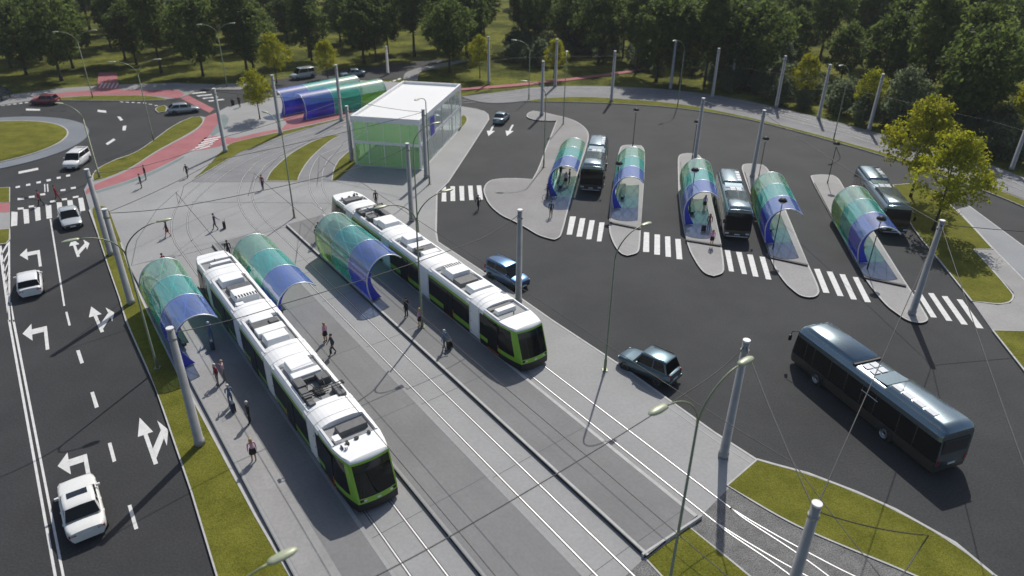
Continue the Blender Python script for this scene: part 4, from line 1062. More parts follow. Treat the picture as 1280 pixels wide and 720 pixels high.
for n_, t1, ext, lb in ((10.32, 64, [at(223, 255, CZ), at(230, 232, CZ), at(300, 190, CZ), at(400, 155, CZ), at(455, 138, CZ)], 'contact wire above the near tram track'),
                   (17.53, 65, [at(310, 245, CZ), at(315, 228, CZ), at(350, 195, CZ), at(425, 155, CZ), at(470, 141, CZ)], 'contact wire above the middle empty track'),
                   (24.76, 67, [at(396, 233, CZ), at(398, 217, CZ), at(430, 178, CZ), at(485, 146, CZ)], 'contact wire above the far tram track')):
    near = [tn(1, n_, CZ)] if n_ < 24 else [at(1300, 800, CZ), at(1100, 720, CZ), at(938, 640, CZ) * 0 + tn(12, 25.0, CZ)]
    wire('contact_wire', near + [tn(t, n_, CZ) for t in (17, 38, 57)] + [tn(t1, n_, CZ)] + ext, lb, .04, .02)
wire('contact_wire', [p + Vector((0, 0, CZ)) for p in loop1], 'contact wire above the looping tracks along the forest', .05, .016)

# ================================================================== BUILDING
bp = at(444, 206.5, 0); bd = (at(579, 158, 0) - at(529, 212.5, 0)); bd.z = 0; bd.normalize(); bw = Vector((bd.y, -bd.x, 0))
WB, DB, HB = 8.45, 19.3, 6.0
bl = thing('glass_pavilion', 'two-storey white pavilion with green glazed front and flat white roof', 'building', bp, atan2(bw.y, bw.x))
def bbox(name, mat, c, d, par=bl, bev=0.): b = MB(); b.box(c, d); return b.build(name, mat, par, bev)
bbox('floor_slab', 'bfloor', (WB / 2, DB / 2, .06), (WB - .1, DB - .1, .12))
b = MB(); b.face([(.15, .15, 3.1), (WB - .15, .15, 3.1), (WB - .15, DB - .15, 3.1), (.15, DB - .15, 3.1)]); fs_ = b.build('upper_floor', 'lightpass_floor', bl)
b = MB()
for c_, d_ in (((WB / 2, .09, 2.95), (WB - .04, .18, .34)), ((WB / 2, DB - .09, 2.95), (WB - .04, .18, .34)), ((.1, DB / 2, 2.95), (.18, DB - .364, .34)), ((WB - .1, DB / 2, 2.95), (.18, DB - .364, .34))): b.box(c_, d_)
b.build('floor_edge_beam', 'white', fs_)
b = MB(); b.face([(.05, .05, 5.72), (WB - .05, .05, 5.72), (WB - .05, DB - .05, 5.72), (.05, DB - .05, 5.72)]); rf = b.build('roof', 'lightpass_roof', bl)
b = MB()
for c_, d_ in (((WB / 2, .1, 5.60), (WB, .2, .30)), ((WB / 2, DB - .1, 5.60), (WB, .2, .30)), ((.1, DB / 2, 5.60), (.2, DB - .404, .30)), ((WB - .1, DB / 2, 5.60), (.2, DB - .404, .30))): b.box(c_, d_)
b.build('roof_beam', 'white', rf)
b = MB()
for c, d in (((WB / 2, .12, 5.9), (WB, .24, .34)), ((WB / 2, DB - .12, 5.9), (WB, .24, .34)), ((.12, DB / 2, 5.9), (.24, DB - .484, .34)), ((WB - .12, DB / 2, 5.9), (.24, DB - .484, .34))): b.box(c, d)
b.build('parapet', 'white', rf)
bbox('fascia', 'white', (WB / 2, -.02, 5.72), (WB + .06, .08, .62))
for x, y in [(.12, .12), (WB - .12, .12), (.12, DB - .12), (WB - .12, DB - .12)]:
    bbox('corner_column', 'white', (x, y, 2.85), (.2, .2, 5.2))
for y in (4.9, 9.7, 14.5):
    for x in (.12, WB - .12): bbox('column', 'white', (x, y, 2.85), (.16, .16, 5.2))
for y in (3.0, 6.6, 10.5, 14.0):
    bbox('inner_column', 'white', (2.3, y, 1.45), (.2, .2, 2.65)); bbox('inner_column', 'white', (6.2, y, 4.28), (.2, .2, 2.3))
for z0, z1 in ((.14, 2.78), (3.12, 5.42)):
    b = MB(); b.box((WB / 2, .03, (z0 + z1) / 2), (WB - .46, .02, z1 - z0)); f = b.build('front_glazing', 'bgreen', bl)
    for x in (1.9, 3.9, 6.0): bbox('mullion', 'white', (x, .03, (z0 + z1) / 2), (.06, .05, z1 - z0), f)
    for x, nm in ((.03, 'side_glazing'), (WB - .03, 'side_glazing')):
        b = MB(); b.box((x, DB / 2, (z0 + z1) / 2), (.02, DB - .46, z1 - z0)); f = b.build(nm, 'bglass', bl)
        for i in range(1, 6): bbox('mullion', 'white', (x, DB * i / 6, (z0 + z1) / 2), (.05, .055, z1 - z0), f)
    b = MB(); b.box((WB / 2, DB - .03, (z0 + z1) / 2), (WB - .46, .02, z1 - z0)); b.build('rear_glazing', 'bglass', bl)
bbox('blue_door_panel', 'bluep', (WB + .02, 5.0, 4.1), (.05, 1.6, 2.3))
bbox('partition', 'white', (4.2, 12.0, 4.27), (3.6, .1, 2.28)); bbox('service_core', 'white', (2.4, 15.6, 1.45), (2.6, 3.0, 2.64))
bbox('counter', 'bfloor', (5.9, 8.5, .62), (.7, 4.0, 1.0))
bbox('base_plinth', 'kerb', (WB / 2, DB / 2, -.02), (WB + .3, DB + .3, .1))

# ================================================================== SMALL STREET FURNITURE
sb_ = thing('slanted_canopy', 'dark slanted canopy on black legs at the left photo edge by the roundabout', 'canopy', at(-4, 124, -.01))
b = MB(); b.box((.2, 0, 2.0), (4.4, 2.6, .18), 0, 0, (1, 1), None, radians(32)); b.build('canopy_sheet', 'glass_tint', sb_)
for x, y, h in ((1.5, -1, 1.25), (1.5, 1, 1.25), (-1.2, -1, 2.7), (-1.2, 1, 2.7)):
    b = MB(); b.tube([(x, y, 0), (x, y, h)], .07, 8); b.build('leg', 'black', sb_)
bn = thing('litter_bin', 'small dark litter bin on the plaza corner near the far exit road', 'bin', at(291.5, 131.5, 0))
b = MB(); b.lathe([(.001, 0), (.24, 0), (.28, .75), (.28, .8), (.22, .8), (.2, .5), (.001, .5)], 14); b.build('bin_body', 'black', bn)
b = MB(); b.lathe([(.29, .8), (.31, .84), (.26, .9), (.2, .9)], 14); b.build('bin_rim', 'boxg', bn)

# ================================================================== CARS
def make_car(label, kind, col, L_=4.5, W=1.8, H=1.46, name='parked_car', cat='car', group=None, metal=0.2, roofglass=False):
    r = thing(name, label, cat, group=group)
    body = paintm('car_paint', col, metal); hw = W / 2
    if kind == 'sedan': prof = dict(hood=.80, belt=.92, boot=1.00, ws0=1.25, ws1=2.05, rw0=3.15, rw1=3.85, nose=.62, tail=.90)
    elif kind == 'hatch': prof = dict(hood=.86, belt=.95, boot=.98, ws0=1.05, ws1=1.75, rw0=3.45, rw1=L_ - .18, nose=.66, tail=.92)
    elif kind == 'suv': prof = dict(hood=1.02, belt=1.12, boot=1.12, ws0=1.25, ws1=1.85, rw0=L_ - .55, rw1=L_ - .16, nose=.85, tail=1.08)
    else: prof = dict(hood=1.0, belt=1.12, boot=1.15, ws0=.85, ws1=1.65, rw0=L_ - .30, rw1=L_ - .1, nose=.78, tail=1.12)
    p = prof
    X = [0, .06, .22, .6, p['ws0'], p['ws0'] + .6, L_ / 2, L_ * .7, p['rw1'] - .3, L_ - .35, L_ - .1, L_]
    X = sorted(set(round(x, 3) for x in X))
    def ztop(x):
        if x < .22: return p['nose'] + (p['hood'] - .08 - p['nose']) * (x / .22)
        if x < p['ws0']: return p['hood'] - .08 + .08 * ((x - .22) / (p['ws0'] - .22))
        if x < p['rw1']: return p['belt'] if x > p['ws0'] + .3 else p['hood'] + (p['belt'] - p['hood']) * (x - p['ws0']) / .3
        u = (x - p['rw1']) / max(.01, L_ - p['rw1']); return p['boot'] + (p['tail'] - p['boot']) * u ** 2
    def wk(x):
        a = min(x, L_ - x); return .80 + .20 * (1 - (1 - min(1, a / .75)) ** 2.4)
    rows = []
    for x in X:
        zt, w_ = ztop(x), hw * wk(x); lo = .24 if .3 < x < L_ - .3 else .30
        half = [(w_ * .86, lo), (w_ * .97, lo + .14), (w_, lo + .34), (w_ * .985, zt - .14), (w_ * .93, zt - .035), (w_ * .80, zt), (w_ * .4, zt + .022), (0, zt + .03)]
        rows.append([(x, -y, z) for y, z in half] + [(x, y, z) for y, z in half[-2::-1]])
    b = MB(); b.grid(rows, 0, True)
    for rr in (rows[0][::-1], rows[-1]): b.face(rr, 0)
    b.face([rows[0][0], rows[0][-1], rows[-1][-1], rows[-1][0]], 0) if False else None
    b.build('body', body, r)
    b = MB(); b.box((L_ / 2, 0, .27), (L_ - .5, W * .86, .16)); b.build('underbody', 'rubber', r)
    # greenhouse
    zb = p['belt'] - .02; wb_ = hw * .90; wt_ = hw * (.74 if kind != 'van' else .82); zt = H
    def gh(x0, x1, x2, x3, shrink=0):
        return [(x0, wb_), (x3, wb_)], [(x1, wt_), (x2, wt_)]
    a0, a1, a2, a3 = p['ws0'], p['ws1'], p['rw0'], p['rw1']
    zw = ztop(a0) - .02; zr = (p['boot'] if kind in ('sedan', 'hatch') else p['belt']) - .02
    # roof with rounded edge
    b = MB(); rr = []
    for x, k in ((a1 - .10, .96), (a1, 1), ((a1 + a2) / 2, 1.02), (a2, 1), (a2 + .10, .96)):
        dz = -.05 if x in (a1 - .10, a2 + .10) else 0
        rr.append([(x, y * wt_ * k, zt + dz - dzz) for y, dzz in ((-1.06, .09), (-1, .03), (-.8, .005), (0, -.015), (.8, .005), (1, .03), (1.06, .09))])
    b.grid(rr, 0, True); ro = b.build('roof', body, r)
    if roofglass:
        k = MB(); k.box(((a1 + .28), 0, zt + .012), (.42, wt_ * 1.35, .03)); k.build('sunroof', 'glass_tint', ro)
    zc = zt - .07
    def quad(name, P, mat='glass'):
        k = MB(); k.face(P); k.face(P[::-1]) if False else None; return k.build(name, mat, r)
    e = .03
    quad('windscreen', [(a0, -wb_ * .95, zw + .02), (a0, wb_ * .95, zw + .02), (a1 - .06, wt_ * .97, zc), (a1 - .06, -wt_ * .97, zc)])
    quad('rear_window', [(a3 - e, wb_ * .93, zr + .06), (a3 - e, -wb_ * .93, zr + .06), (a2 + .06, -wt_ * .95, zc), (a2 + .06, wt_ * .95, zc)])
    b = MB()    # pillar shell a little inside the glass
    ring0 = [(a0 + .04, -wb_ * .97, zw), (a3 - .05, -wb_ * .97, zr), (a3 - .05, wb_ * .97, zr), (a0 + .04, wb_ * .97, zw)]
    ring1 = [(a1 - .04, -wt_ * .99, zc), (a2 + .03, -wt_ * .99, zc), (a2 + .03, wt_ * .99, zc), (a1 - .04, wt_ * .99, zc)]
    b.grid([ring0, ring1], 0, False, closed=True); b.build('pillar_frame', body, r)
    for s in (1, -1):
        def sp_(x, u):   # point on the flank glass plane, u 0 bottom .. 1 top
            y = wb_ * .97 + (wt_ * .99 - wb_ * .97) * u + .012; return (x, s * y, zb + (zc - zb) * u)
        xm = (a1 + a2) / 2 + .05
        def xl(u): return a0 + .04 + (a1 - .04 - a0 - .04) * u
        def xr(u): return a3 - .05 + (a2 + .03 - a3 + .05) * u
        u0, u1 = .10, .93
        for xa, xb in (((lambda u: xl(u) + .10), (lambda u: xm - .04)), ((lambda u: xm + .04), (lambda u: xr(u) - (.16 if kind != 'sedan' else .22)))):
            P = [sp_(xa(u0), u0), sp_(xb(u0), u0), sp_(xb(u1), u1), sp_(xa(u1), u1)]
            quad('side_window', P if s < 0 else P[::-1])
        b = MB(); b.box((a0 + .42, s * (wb_ + .12), zb + .1), (.12, .2, .14)); b.build('wing_mirror', body, r, .02)
        b = MB(); b.box((.10, s * hw * .62, p['nose'] - .04), (.12, .36, .13)); b.build('headlight', 'headlight', r, .02)
        b = MB(); b.box((L_ - .05, s * hw * .68, p['tail'] - .16), (.10, .34 if kind != 'suv' else .14, .14 if kind in ('sedan', 'hatch') else .42)); b.build('taillight', 'tail', r, .02)
        b = MB()
        for xh in (xm - .12, min(xm + .85, a3 - .3)): b.box((xh, s * (hw + .0), p['belt'] - .17), (.16, .03, .03))
        b.build('door_handle', body, r)
        for x in (.78, L_ - .86):
            R = .32 if kind in ('sedan', 'hatch') else .345
            w = MB(); w.lathe([(R * .62, -.10), (R * .95, -.10), (R, -.06), (R, .06), (R * .95, .10), (R * .62, .10)], 18, (x, s * (hw - .11), R), 0, 'y'); wo = w.build('wheel', 'rubber', r)
            w = MB(); w.lathe([(.001, s * .09), (R * .2, s * .095), (R * .25, s * .07), (R * .28, s * .06)], 16, (x, s * (hw - .11), R), 0, 'y')
            for k in range(5):
                f = 2 * pi * k / 5; w.box((x + cos(f) * R * .36, s * (hw - .035), R + sin(f) * R * .36), (R * .5, .03, .07), 0, 0, (1, 1), None, -f)
            w.lathe([(R * .56, s * .09), (R * .63, s * .105), (R * .66, s * .09)], 18, (x, s * (hw - .11), R), 0, 'y'); w.build('rim', 'rim', wo)
            w = MB(); w.lathe([(.001, s * .004), (R * 1.14, s * .004)], 18, (x, s * (hw - .012), R + .02), 0, 'y'); w.build('wheel_arch', 'rubber', r)
    b = MB(); b.box((-.0, 0, .40), (.10, W * .70, .16)); b.build('front_grille', 'rubber', r, .02)
    b = MB(); b.box((L_ - .0, 0, .62 if kind != 'sedan' else .70), (.03, .50, .11)); b.build('number_plate', 'plate', r)
    b = MB(); b.box((-.055, 0, .42), (.02, .50, .11)); b.build('number_plate', 'plate', r)
    if kind in ('suv', 'van'):
        for s in (1, -1): b = MB(); b.tube([(a1 + .1, s * wt_ * .92, zt + .05), (a2 - .1, s * wt_ * .92, zt + .05)], .022, 6); b.build('roof_rail', 'black', ro)
        b = MB(); b.box((L_ - .02, 0, .48), (.14, W * .92, .2)); b.build('rear_bumper', 'boxg' if kind == 'van' else body, r, .03)
    return r
def car_at(o, front, rear, L_, z=RZ):
    """front/rear: ground pixels of the two ends (mid line)"""
    A, B = at(*front, z), at(*rear, z); d_ = (B - A).normalized(); m_ = (A + B) / 2 - d_ * L_ / 2
    o.location = m_; o.rotation_euler = (0, 0, atan2(d_.y, d_.x))
c = make_car('white sedan with dark sunroof driving over the left turn arrow in the foreground', 'sedan', (.74, .74, .71), 4.6, 1.84, 1.44, roofglass=True, metal=0); car_at(c, (98, 609), (114, 677), 4.6)
c = make_car('white hatchback in the left lane seen from behind', 'hatch', (.78, .78, .78), 4.0, 1.76, 1.50, metal=0); car_at(c, (39, 345), (41.5, 378), 4.0)
c = make_car('pale silver sedan facing the camera just past the zebra crossing', 'sedan', (.52, .55, .56), 4.5, 1.8, 1.45, metal=.3); car_at(c, (94, 291), (85, 266), 4.5)
c = make_car('white van-like car leaving the roundabout behind the masts', 'van', (.76, .76, .76), 4.4, 1.8, 1.75, metal=0); car_at(c, (88, 214), (108, 199), 4.4)
c = make_car('dark red car on the far left of the roundabout', 'hatch', (.24, .045, .065), 4.0, 1.74, 1.48); car_at(c, (41, 130), (75, 130), 4.0)
c = make_car('silver car at the roundabout exit beside the red cycle crossing', 'hatch', (.42, .46, .48), 4.4, 1.78, 1.5, metal=.5); car_at(c, (251, 139), (209, 143), 4.4)
c = make_car('blue boxy van on the tarmac beside the far tram', 'van', (.075, .16, .30), 4.1, 1.72, 1.80, metal=.85); car_at(c, (650, 360), (618, 344), 4.1)
c = make_car('dark off-road car driving along the plaza kerb', 'suv', (.085, .135, .165), 4.15, 1.84, 1.9, metal=.95); car_at(c, (787, 456), (833, 477.5), 4.15)
c = make_car('steel blue sedan alone on the far tarmac above two white arrows', 'sedan', (.16, .24, .30), 4.4, 1.76, 1.45, metal=.5); car_at(c, (632, 146), (621, 158), 4.4)
c = make_car('pale grey van beyond the far shelters between two yellowish trees', 'van', (.40, .46, .48), 4.6, 1.85, 1.95, metal=.2); car_at(c, (366, 100), (392, 96), 4.6)
c = make_car('bluish car on the far road just above the rear shelter', 'sedan', (.20, .27, .31), 4.5, 1.8, 1.45, metal=.5); car_at(c, (428, 97), (454, 95), 4.5)
# ================================================================== PEOPLE
def skin_body(pose):
    V = []; E = []; R = []; LAB = []
    def v(p, r, parent, lab):
        V.append(p); R.append(r if isinstance(r, tuple) else (r, r)); LAB.append(lab)
        if parent is not None: E.append((parent, len(V) - 1))
        return len(V) - 1
    pel = v((0, 0, .95), (.15, .115), None, 'bot')
    sp1 = v((0, 0, 1.10), (.135, .10), pel, 'top'); ch = v((.01, 0, 1.30), (.165, .115), sp1, 'top'); nb = v((0, 0, 1.45), (.085, .075), ch, 'top')
    nk = v((.01, 0, 1.52), .052, nb, 'skin'); h1 = v((.025, 0, 1.59), (.075, .085), nk, 'skin'); h2 = v((.02, 0, 1.665), (.082, .095), h1, 'skin'); v((.01, 0, 1.725), (.05, .06), h2, 'skin')
    for s in (1, -1):
        # arm
        sh = v((0, s * .185, 1.415), .062, nb, 'top')
        if pose == 'walk': el = (-.10 * s, s * .23, 1.15); wr = (.10 - .14 * s, s * .22, .93)
        elif pose == 'pull' and s == -1: el = (-.14, s * .24, 1.17); wr = (-.34, s * .27, .98)
        elif pose == 'hold' : el = (-.04, s * .23, 1.15); wr = (.2, s * .15, 1.08)
        elif pose == 'phone' and s == -1: el = (.0, s * .24, 1.15); wr = (.2, s * .16, 1.33)
        else: el = (-.03, s * .235, 1.15); wr = (.03, s * .245, .90)
        e_ = v(el, .046, sh, 'top'); w_ = v(wr, .031, e_, 'top')
        d = (Vector(wr) - Vector(el)).normalized()
        side = Vector((0, s, 0)); fwd = side.cross(d).normalized() * (1 if s > 0 else -1)
        if fwd.x < 0: fwd = -fwd
        pm = Vector(wr) + d * .065; pi_ = v(tuple(pm), (.036, .02), w_, 'skin')
        for k in range(4):
            o = (k - 1.5) * .019; ln = (.036, .042, .039, .031)[k]
            a_ = pm + fwd * o + d * .045; b_ = a_ + d * ln - side * .010; c_ = b_ + d * ln * .8 - side * .022
            i1 = v(tuple(a_), .0095, pi_, 'skin'); i2 = v(tuple(b_), .0088, i1, 'skin'); v(tuple(c_), .0075, i2, 'skin')
        a_ = pm - d * .02 + fwd * .042; b_ = a_ + d * .03 + fwd * .015; c_ = b_ + d * .025
        i1 = v(tuple(a_), .011, pi_, 'skin'); i2 = v(tuple(b_), .010, i1, 'skin'); v(tuple(c_), .008, i2, 'skin')
        # leg
        st = {'walk': .24, 'pull': .22}.get(pose, .03) * s * (1 if pose != 'pull' else -1)
        hp = v((0, s * .085, .88), (.098, .10), pel, 'bot'); kn = v((st * .5 + .02 + (.05 if st < 0 and pose in ('walk', 'pull') else 0), s * .095, .50), .064, hp, 'leg')
        an = v((st, s * .10, .10 + (.05 if st < -.1 else 0)), .043, kn, 'leg'); v((st + .02, s * .10, .045), .042, an, 'shoe')
        hl = len(V) - 1; v((st + .15, s * .112, .038 + (-.005)), (.042, .03), hl, 'shoe')
    me = bpy.data.meshes.new('skel'); me.from_pydata(V, E, []); me.update()
    o = bpy.data.objects.new('skel', me); COL.objects.link(o)
    sk = o.modifiers.new('skin', 'SKIN'); sk.use_smooth_shade = True; sk.branch_smoothing = .6
    ss = o.modifiers.new('sub', 'SUBSURF'); ss.levels = 1; ss.render_levels = 1
    for i, r in enumerate(R): me.skin_vertices[0].data[i].radius = r; me.skin_vertices[0].data[i].use_root = (i == 0)
    dg = bpy.context.evaluated_depsgraph_get(); dg.update()
    m = bpy.data.meshes.new_from_object(o.evaluated_get(dg)); m.name = 'person'
    bpy.data.objects.remove(o); bpy.data.meshes.remove(me)
    m.materials.clear()
    for _ in range(4): m.materials.append(None)
    seg = [(Vector(V[a]), Vector(V[b]), LAB[b] if LAB[b] != 'top' or LAB[a] != 'bot' else 'top') for a, b in E]
    SL_ = {'skin': 0, 'top': 1, 'bot': 2, 'leg': 3, 'shoe': 3}
    idx = []
    for p in m.polygons:
        c = p.center; best = (9, 'top')
        for a, b, l in seg:
            ab = b - a; t = max(0, min(1, (c - a).dot(ab) / max(1e-9, ab.length_squared))); dd = (a + ab * t - c).length
            if dd < best[0]: best = (dd, l)
        l = best[1]
        if c.z < .10: i = 3
        elif l in ('leg', 'shoe'): i = 4
        else: i = {'skin': 0, 'top': 1, 'bot': 2}[l]
        idx.append(i)
    m.materials.append(None)
    m.polygons.foreach_set('material_index', idx); m.polygons.foreach_set('use_smooth', [True] * len(idx)); m.update()
    return m
BODY = {k: skin_body(k) for k in ('stand', 'walk', 'pull', 'hold', 'phone')}
CLOTH = {'skin': (.48, .27, .19), 'black': (.012, .012, .014), 'navy': (.02, .035, .07), 'denim': (.10, .17, .27), 'maroon': (.24, .014, .03), 'pink': (.66, .30, .45), 'white': (.65, .65, .64), 'grey': (.16, .16, .17),
         'stripe': (.55, .38, .42), 'brown': (.05, .03, .018), 'blond': (.42, .30, .13), 'darkhair': (.015, .011, .009), 'greyhair': (.55, .54, .52), 'blue': (.03, .05, .30)}
CM = {k: plain('cloth_' + k if k != 'skin' else 'skin', c, .8, var=.12, scale=14) for k, c in CLOTH.items()}
def small_sphere(c, r, n=8, sq=(1, 1, 1)):
    b = MB(); b.lathe([(max(.0005, r * sin(pi * i / 6)), -r * cos(pi * i / 6)) for i in range(7)], n, (0, 0, 0))
    b.v = [(c[0] + x * sq[0], c[1] + y * sq[1], c[2] + z * sq[2]) for x, y, z in b.v]; return b
PROTO = {}
def proto_parts():
    e1 = small_sphere((.113, .033, 1.645), .012); e2 = small_sphere((.113, -.033, 1.645), .012)
    ns = MB(); ns.face([(.112, -.016, 1.60), (.112, .016, 1.60), (.14, 0, 1.605)]); ns.face([(.112, .016, 1.60), (.116, 0, 1.65), (.14, 0, 1.605)]); ns.face([(.112, -.016, 1.60), (.14, 0, 1.605), (.116, 0, 1.65)])
    mo = MB(); mo.box((.108, 0, 1.572), (.012, .045, .010))
    ea = [small_sphere((.01, s * .092, 1.635), .028, 8, (.8, .35, 1)) for s in (1, -1)]
    hs = MB(); rows = []
    for i in range(7):
        th = pi * .56 * i / 6; rows.append([(.004 + .108 * sin(th) * cos(2 * pi * j / 14) * (1.0 if cos(2 * pi * j / 14) < .2 else .93), .099 * sin(th) * sin(2 * pi * j / 14), 1.652 + .105 * cos(th) + (.055 * max(0, cos(2 * pi * j / 14)) if i == 6 else 0)) for j in range(14)])
    hs.grid(rows, 0, True, closed=True)
    hl = MB(); hl.v = list(hs.v); hl.f = list(hs.f); hl.m = list(hs.m); hl.s = list(hs.s)
    rows = []
    for z, k in ((1.64, 1.0), (1.56, 1.02), (1.48, 1.05), (1.42, .9)):
        rows.append([(.004 + .106 * k * cos(a), .102 * k * sin(a), z) for a in [pi * .42 + pi * 1.16 * j / 12 for j in range(13)]])
    hl.grid(rows, 0, True)
    sk = MB(); sk.lathe([(.155, 1.02), (.19, .90), (.225, .62), (.215, .61), (.15, .95)], 16); sk.v = [(x * .82, y, z) for x, y, z in sk.v]
    return e1, e2, ns, mo, ea, hs, hl, sk
PP = proto_parts()
PM = {}
def part_mesh(key, b, mat):
    if key not in PM:
        o = b.build(key, mat); PM[key] = o.data; bpy.data.objects.remove(o)
    return PM[key]
def person(p, z, az, pose, top, bot, hair, label, skirt=None, longhair=False, h=1.70, group=None):
    P = at(*p, z)
    r = thing('person', label, 'person', P, radians(az), group)
    k = h / 1.745; r.scale = (k, k, k)
    o = bpy.data.objects.new('body', BODY[pose]); COL.objects.link(o); o.parent = r
    leg = 'skin' if skirt else bot
    for i, c in enumerate(('skin', top, skirt or bot, 'black', leg)):
        o.material_slots[i].link = 'OBJECT'; o.material_slots[i].material = CM[c]
    def add(nm, key, b, mat, slot=None):
        me = part_mesh(key, b, 'black'); q_ = bpy.data.objects.new(nm, me); COL.objects.link(q_); q_.parent = r
        q_.material_slots[0].link = 'OBJECT'; q_.material_slots[0].material = mat
    add('hair', 'hair_long' if longhair else 'hair_short', PP[6] if longhair else PP[5], CM[hair])
    add('eye', 'eye_a', PP[0], M['black']); add('eye', 'eye_b', PP[1], M['black']); add('nose', 'nose', PP[2], CM['skin']); add('mouth', 'mouth', PP[3], CM['maroon'])
    add('ear', 'ear_a', PP[4][0], CM['skin']); add('ear', 'ear_b', PP[4][1], CM['skin'])
    if skirt: add('skirt', 'skirt', PP[7], CM[skirt])
    return r
def suitcase(p, z, az, label, mat='black'):
    r = thing('suitcase', label, 'suitcase', at(*p, z), radians(az), 'travellers\' suitcases')
    b = MB(); b.box((0, 0, .39), (.26, .44, .62)); b.build('shell', CM[mat], r, .05)
    b = MB(); b.tube([(-.09, -.12, .7), (-.12, -.12, 1.0), (-.12, .12, 1.0), (-.09, .12, .7)], .012, 6); b.build('handle', 'boxg', r)
    for s in (1, -1):
        for x in (-.09, .09): b = MB(); b.lathe([(.001, -.015), (.04, -.015), (.04, .015), (.001, .015)], 8, (x, s * .17, .04), 0, 'y'); b.build('wheel', 'rubber', r)
PZ = .206
person((313, 529), PZ, 200, 'stand', 'black', 'black', 'greyhair', 'person in all-black suit standing in the shade beside the near tram', h=1.68)
person((318, 576), PZ, 120, 'stand', 'pink', 'black', 'blond', 'fair-haired person in pink top and short black skirt nearest the grass strip', 'black', True, 1.62)
person((289.5, 507), PZ, 130, 'hold', 'denim', 'denim', 'greyhair', 'person in denim jacket with a suitcase, light hair, between couple and black suit', h=1.65)
suitcase((292, 514), PZ, 40, 'dark blue suitcase at the feet of the denim-clad person by the near tram', 'navy')
person((273, 481), PZ, 230, 'stand', 'maroon', 'grey', 'greyhair', 'person in maroon sweater standing left of a striped top', h=1.68)
person((281.5, 476), PZ, 200, 'phone', 'stripe', 'grey', 'blond', 'person in pale striped top standing right of the maroon sweater', h=1.66)
person((265, 427), PZ, 130, 'hold', 'denim', 'denim', 'white', 'person with white hair and denim jacket at the mouth of the first shelter', h=1.68)
suitcase((266, 436), PZ, 40, 'navy suitcase in front of the white-haired person at the first shelter', 'navy')
person((207, 339), PZ, 160, 'stand', 'maroon', 'black', 'darkhair', 'dark-haired person half hidden behind the far end of the first shelter', h=1.7)
person((287, 322), .0, 120, 'stand', 'black', 'black', 'darkhair', 'person in black just behind the tail of the near tram', h=1.72)
person((300, 328), PZ, 60, 'hold', 'black', 'navy', 'brown', 'dark-clothed person at the far end of the middle shelter', h=1.66)
person((407.5, 427), PZ, 160, 'stand', 'pink', 'black', 'blond', 'fair person in pink top and black skirt on the middle platform', 'black', True, 1.62)
person((416.5, 443), PZ, 210, 'walk', 'navy', 'navy', 'darkhair', 'person in dark navy striding along the middle platform with a bag', h=1.7)
bg = thing('shoulder_bag', 'black bag beside the navy-clad person striding on the middle platform', 'bag', at(413.5, 441, PZ + .45), .3)
b = MB(); b.box((0, 0, .14), (.16, .34, .28), 0, 0, (.85, .9)); b.build('bag_body', 'black', bg, .03); b = MB(); b.tube([(0, -.13, .27), (0, -.08, .5), (0, .08, .5), (0, .13, .27)], .012, 6); b.build('bag_strap', 'black', bg)
person((508.5, 396), PZ, 150, 'stand', 'black', 'black', 'darkhair', 'person in black standing left of the lamp post beside the far tram', h=1.72)
person((525.3, 408.5), PZ, 150, 'stand', 'pink', 'black', 'blond', 'person in pink top and black skirt close to the lamp post by the far tram', 'black', True, 1.64)
person((556, 437), PZ, 140, 'pull', 'denim', 'grey', 'greyhair', 'person in denim top pulling a black suitcase beside the far tram front', h=1.68)
suitcase((562, 436), PZ, 140, 'black suitcase pulled along the far platform near the tram front')
person((397, 304), PZ, 60, 'stand', 'grey', 'black', 'brown', 'person in grey top at the far end of the third platform shelter', h=1.68)
person((400, 299), PZ, 250, 'phone', 'black', 'navy', 'darkhair', 'dark-clothed person right behind the grey top at the third shelter', h=1.74)
person((470.5, 257), .0, 260, 'stand', 'black', 'black', 'brown', 'person in black standing beyond the tail of the far tram', h=1.72)
person((598, 262.5), RZ, 250, 'walk', 'black', 'black', 'darkhair', 'person in black crossing the tarmac beside the zebra near the pavilion', h=1.7)
person((688.5, 271), .03, 270, 'stand', 'black', 'black', 'darkhair', 'person in black suit standing alone on the broad light island', h=1.72)
person((684, 248), .03, 200, 'hold', 'navy', 'navy', 'brown', 'person in navy holding a bicycle at the mouth of the broad island shelter', h=1.68)
bk = thing('bicycle', 'thin dark bicycle beside the person in navy on the broad light island', 'bicycle', at(687, 250, .03), radians(195))
for x in (-.52, .52):
    b = MB()
    ring_ = [(x + .33 * cos(2 * pi * i / 20), 0, .34 + .33 * sin(2 * pi * i / 20)) for i in range(21)]; b.tube(ring_, .018, 6)
    for i in range(6): b.tube([(x, 0, .34), (x + .32 * cos(pi * i / 3), 0, .34 + .32 * sin(pi * i / 3))], .003, 4)
    b.build('wheel', 'rubber', bk)
b = MB()
for a_, c_ in (((-.52, 0, .34), (-.12, 0, .30)), ((-.12, 0, .30), (-.22, 0, .82)), ((-.12, 0, .30), (.36, 0, .72)), ((-.2, 0, .74), (.34, 0, .80)), ((-.52, 0, .34), (-.2, 0, .74)), ((.52, 0, .34), (.33, 0, .92))): b.tube([a_, c_], .018, 6)
b.build('frame', 'black', bk)
b = MB(); b.tube([(.33, -.27, .95), (.36, -.1, .97), (.36, .1, .97), (.33, .27, .95)], .014, 6); b.build('handlebar', 'boxg', bk)
b = MB(); b.box((-.23, 0, .86), (.24, .13, .06), 0, 0, (.8, .6)); b.build('saddle', 'black', bk, .02)
person((700, 223), .155, 200, 'stand', 'black', 'black', 'brown', 'person in black deep inside the broad island shelter, left of another', h=1.7)
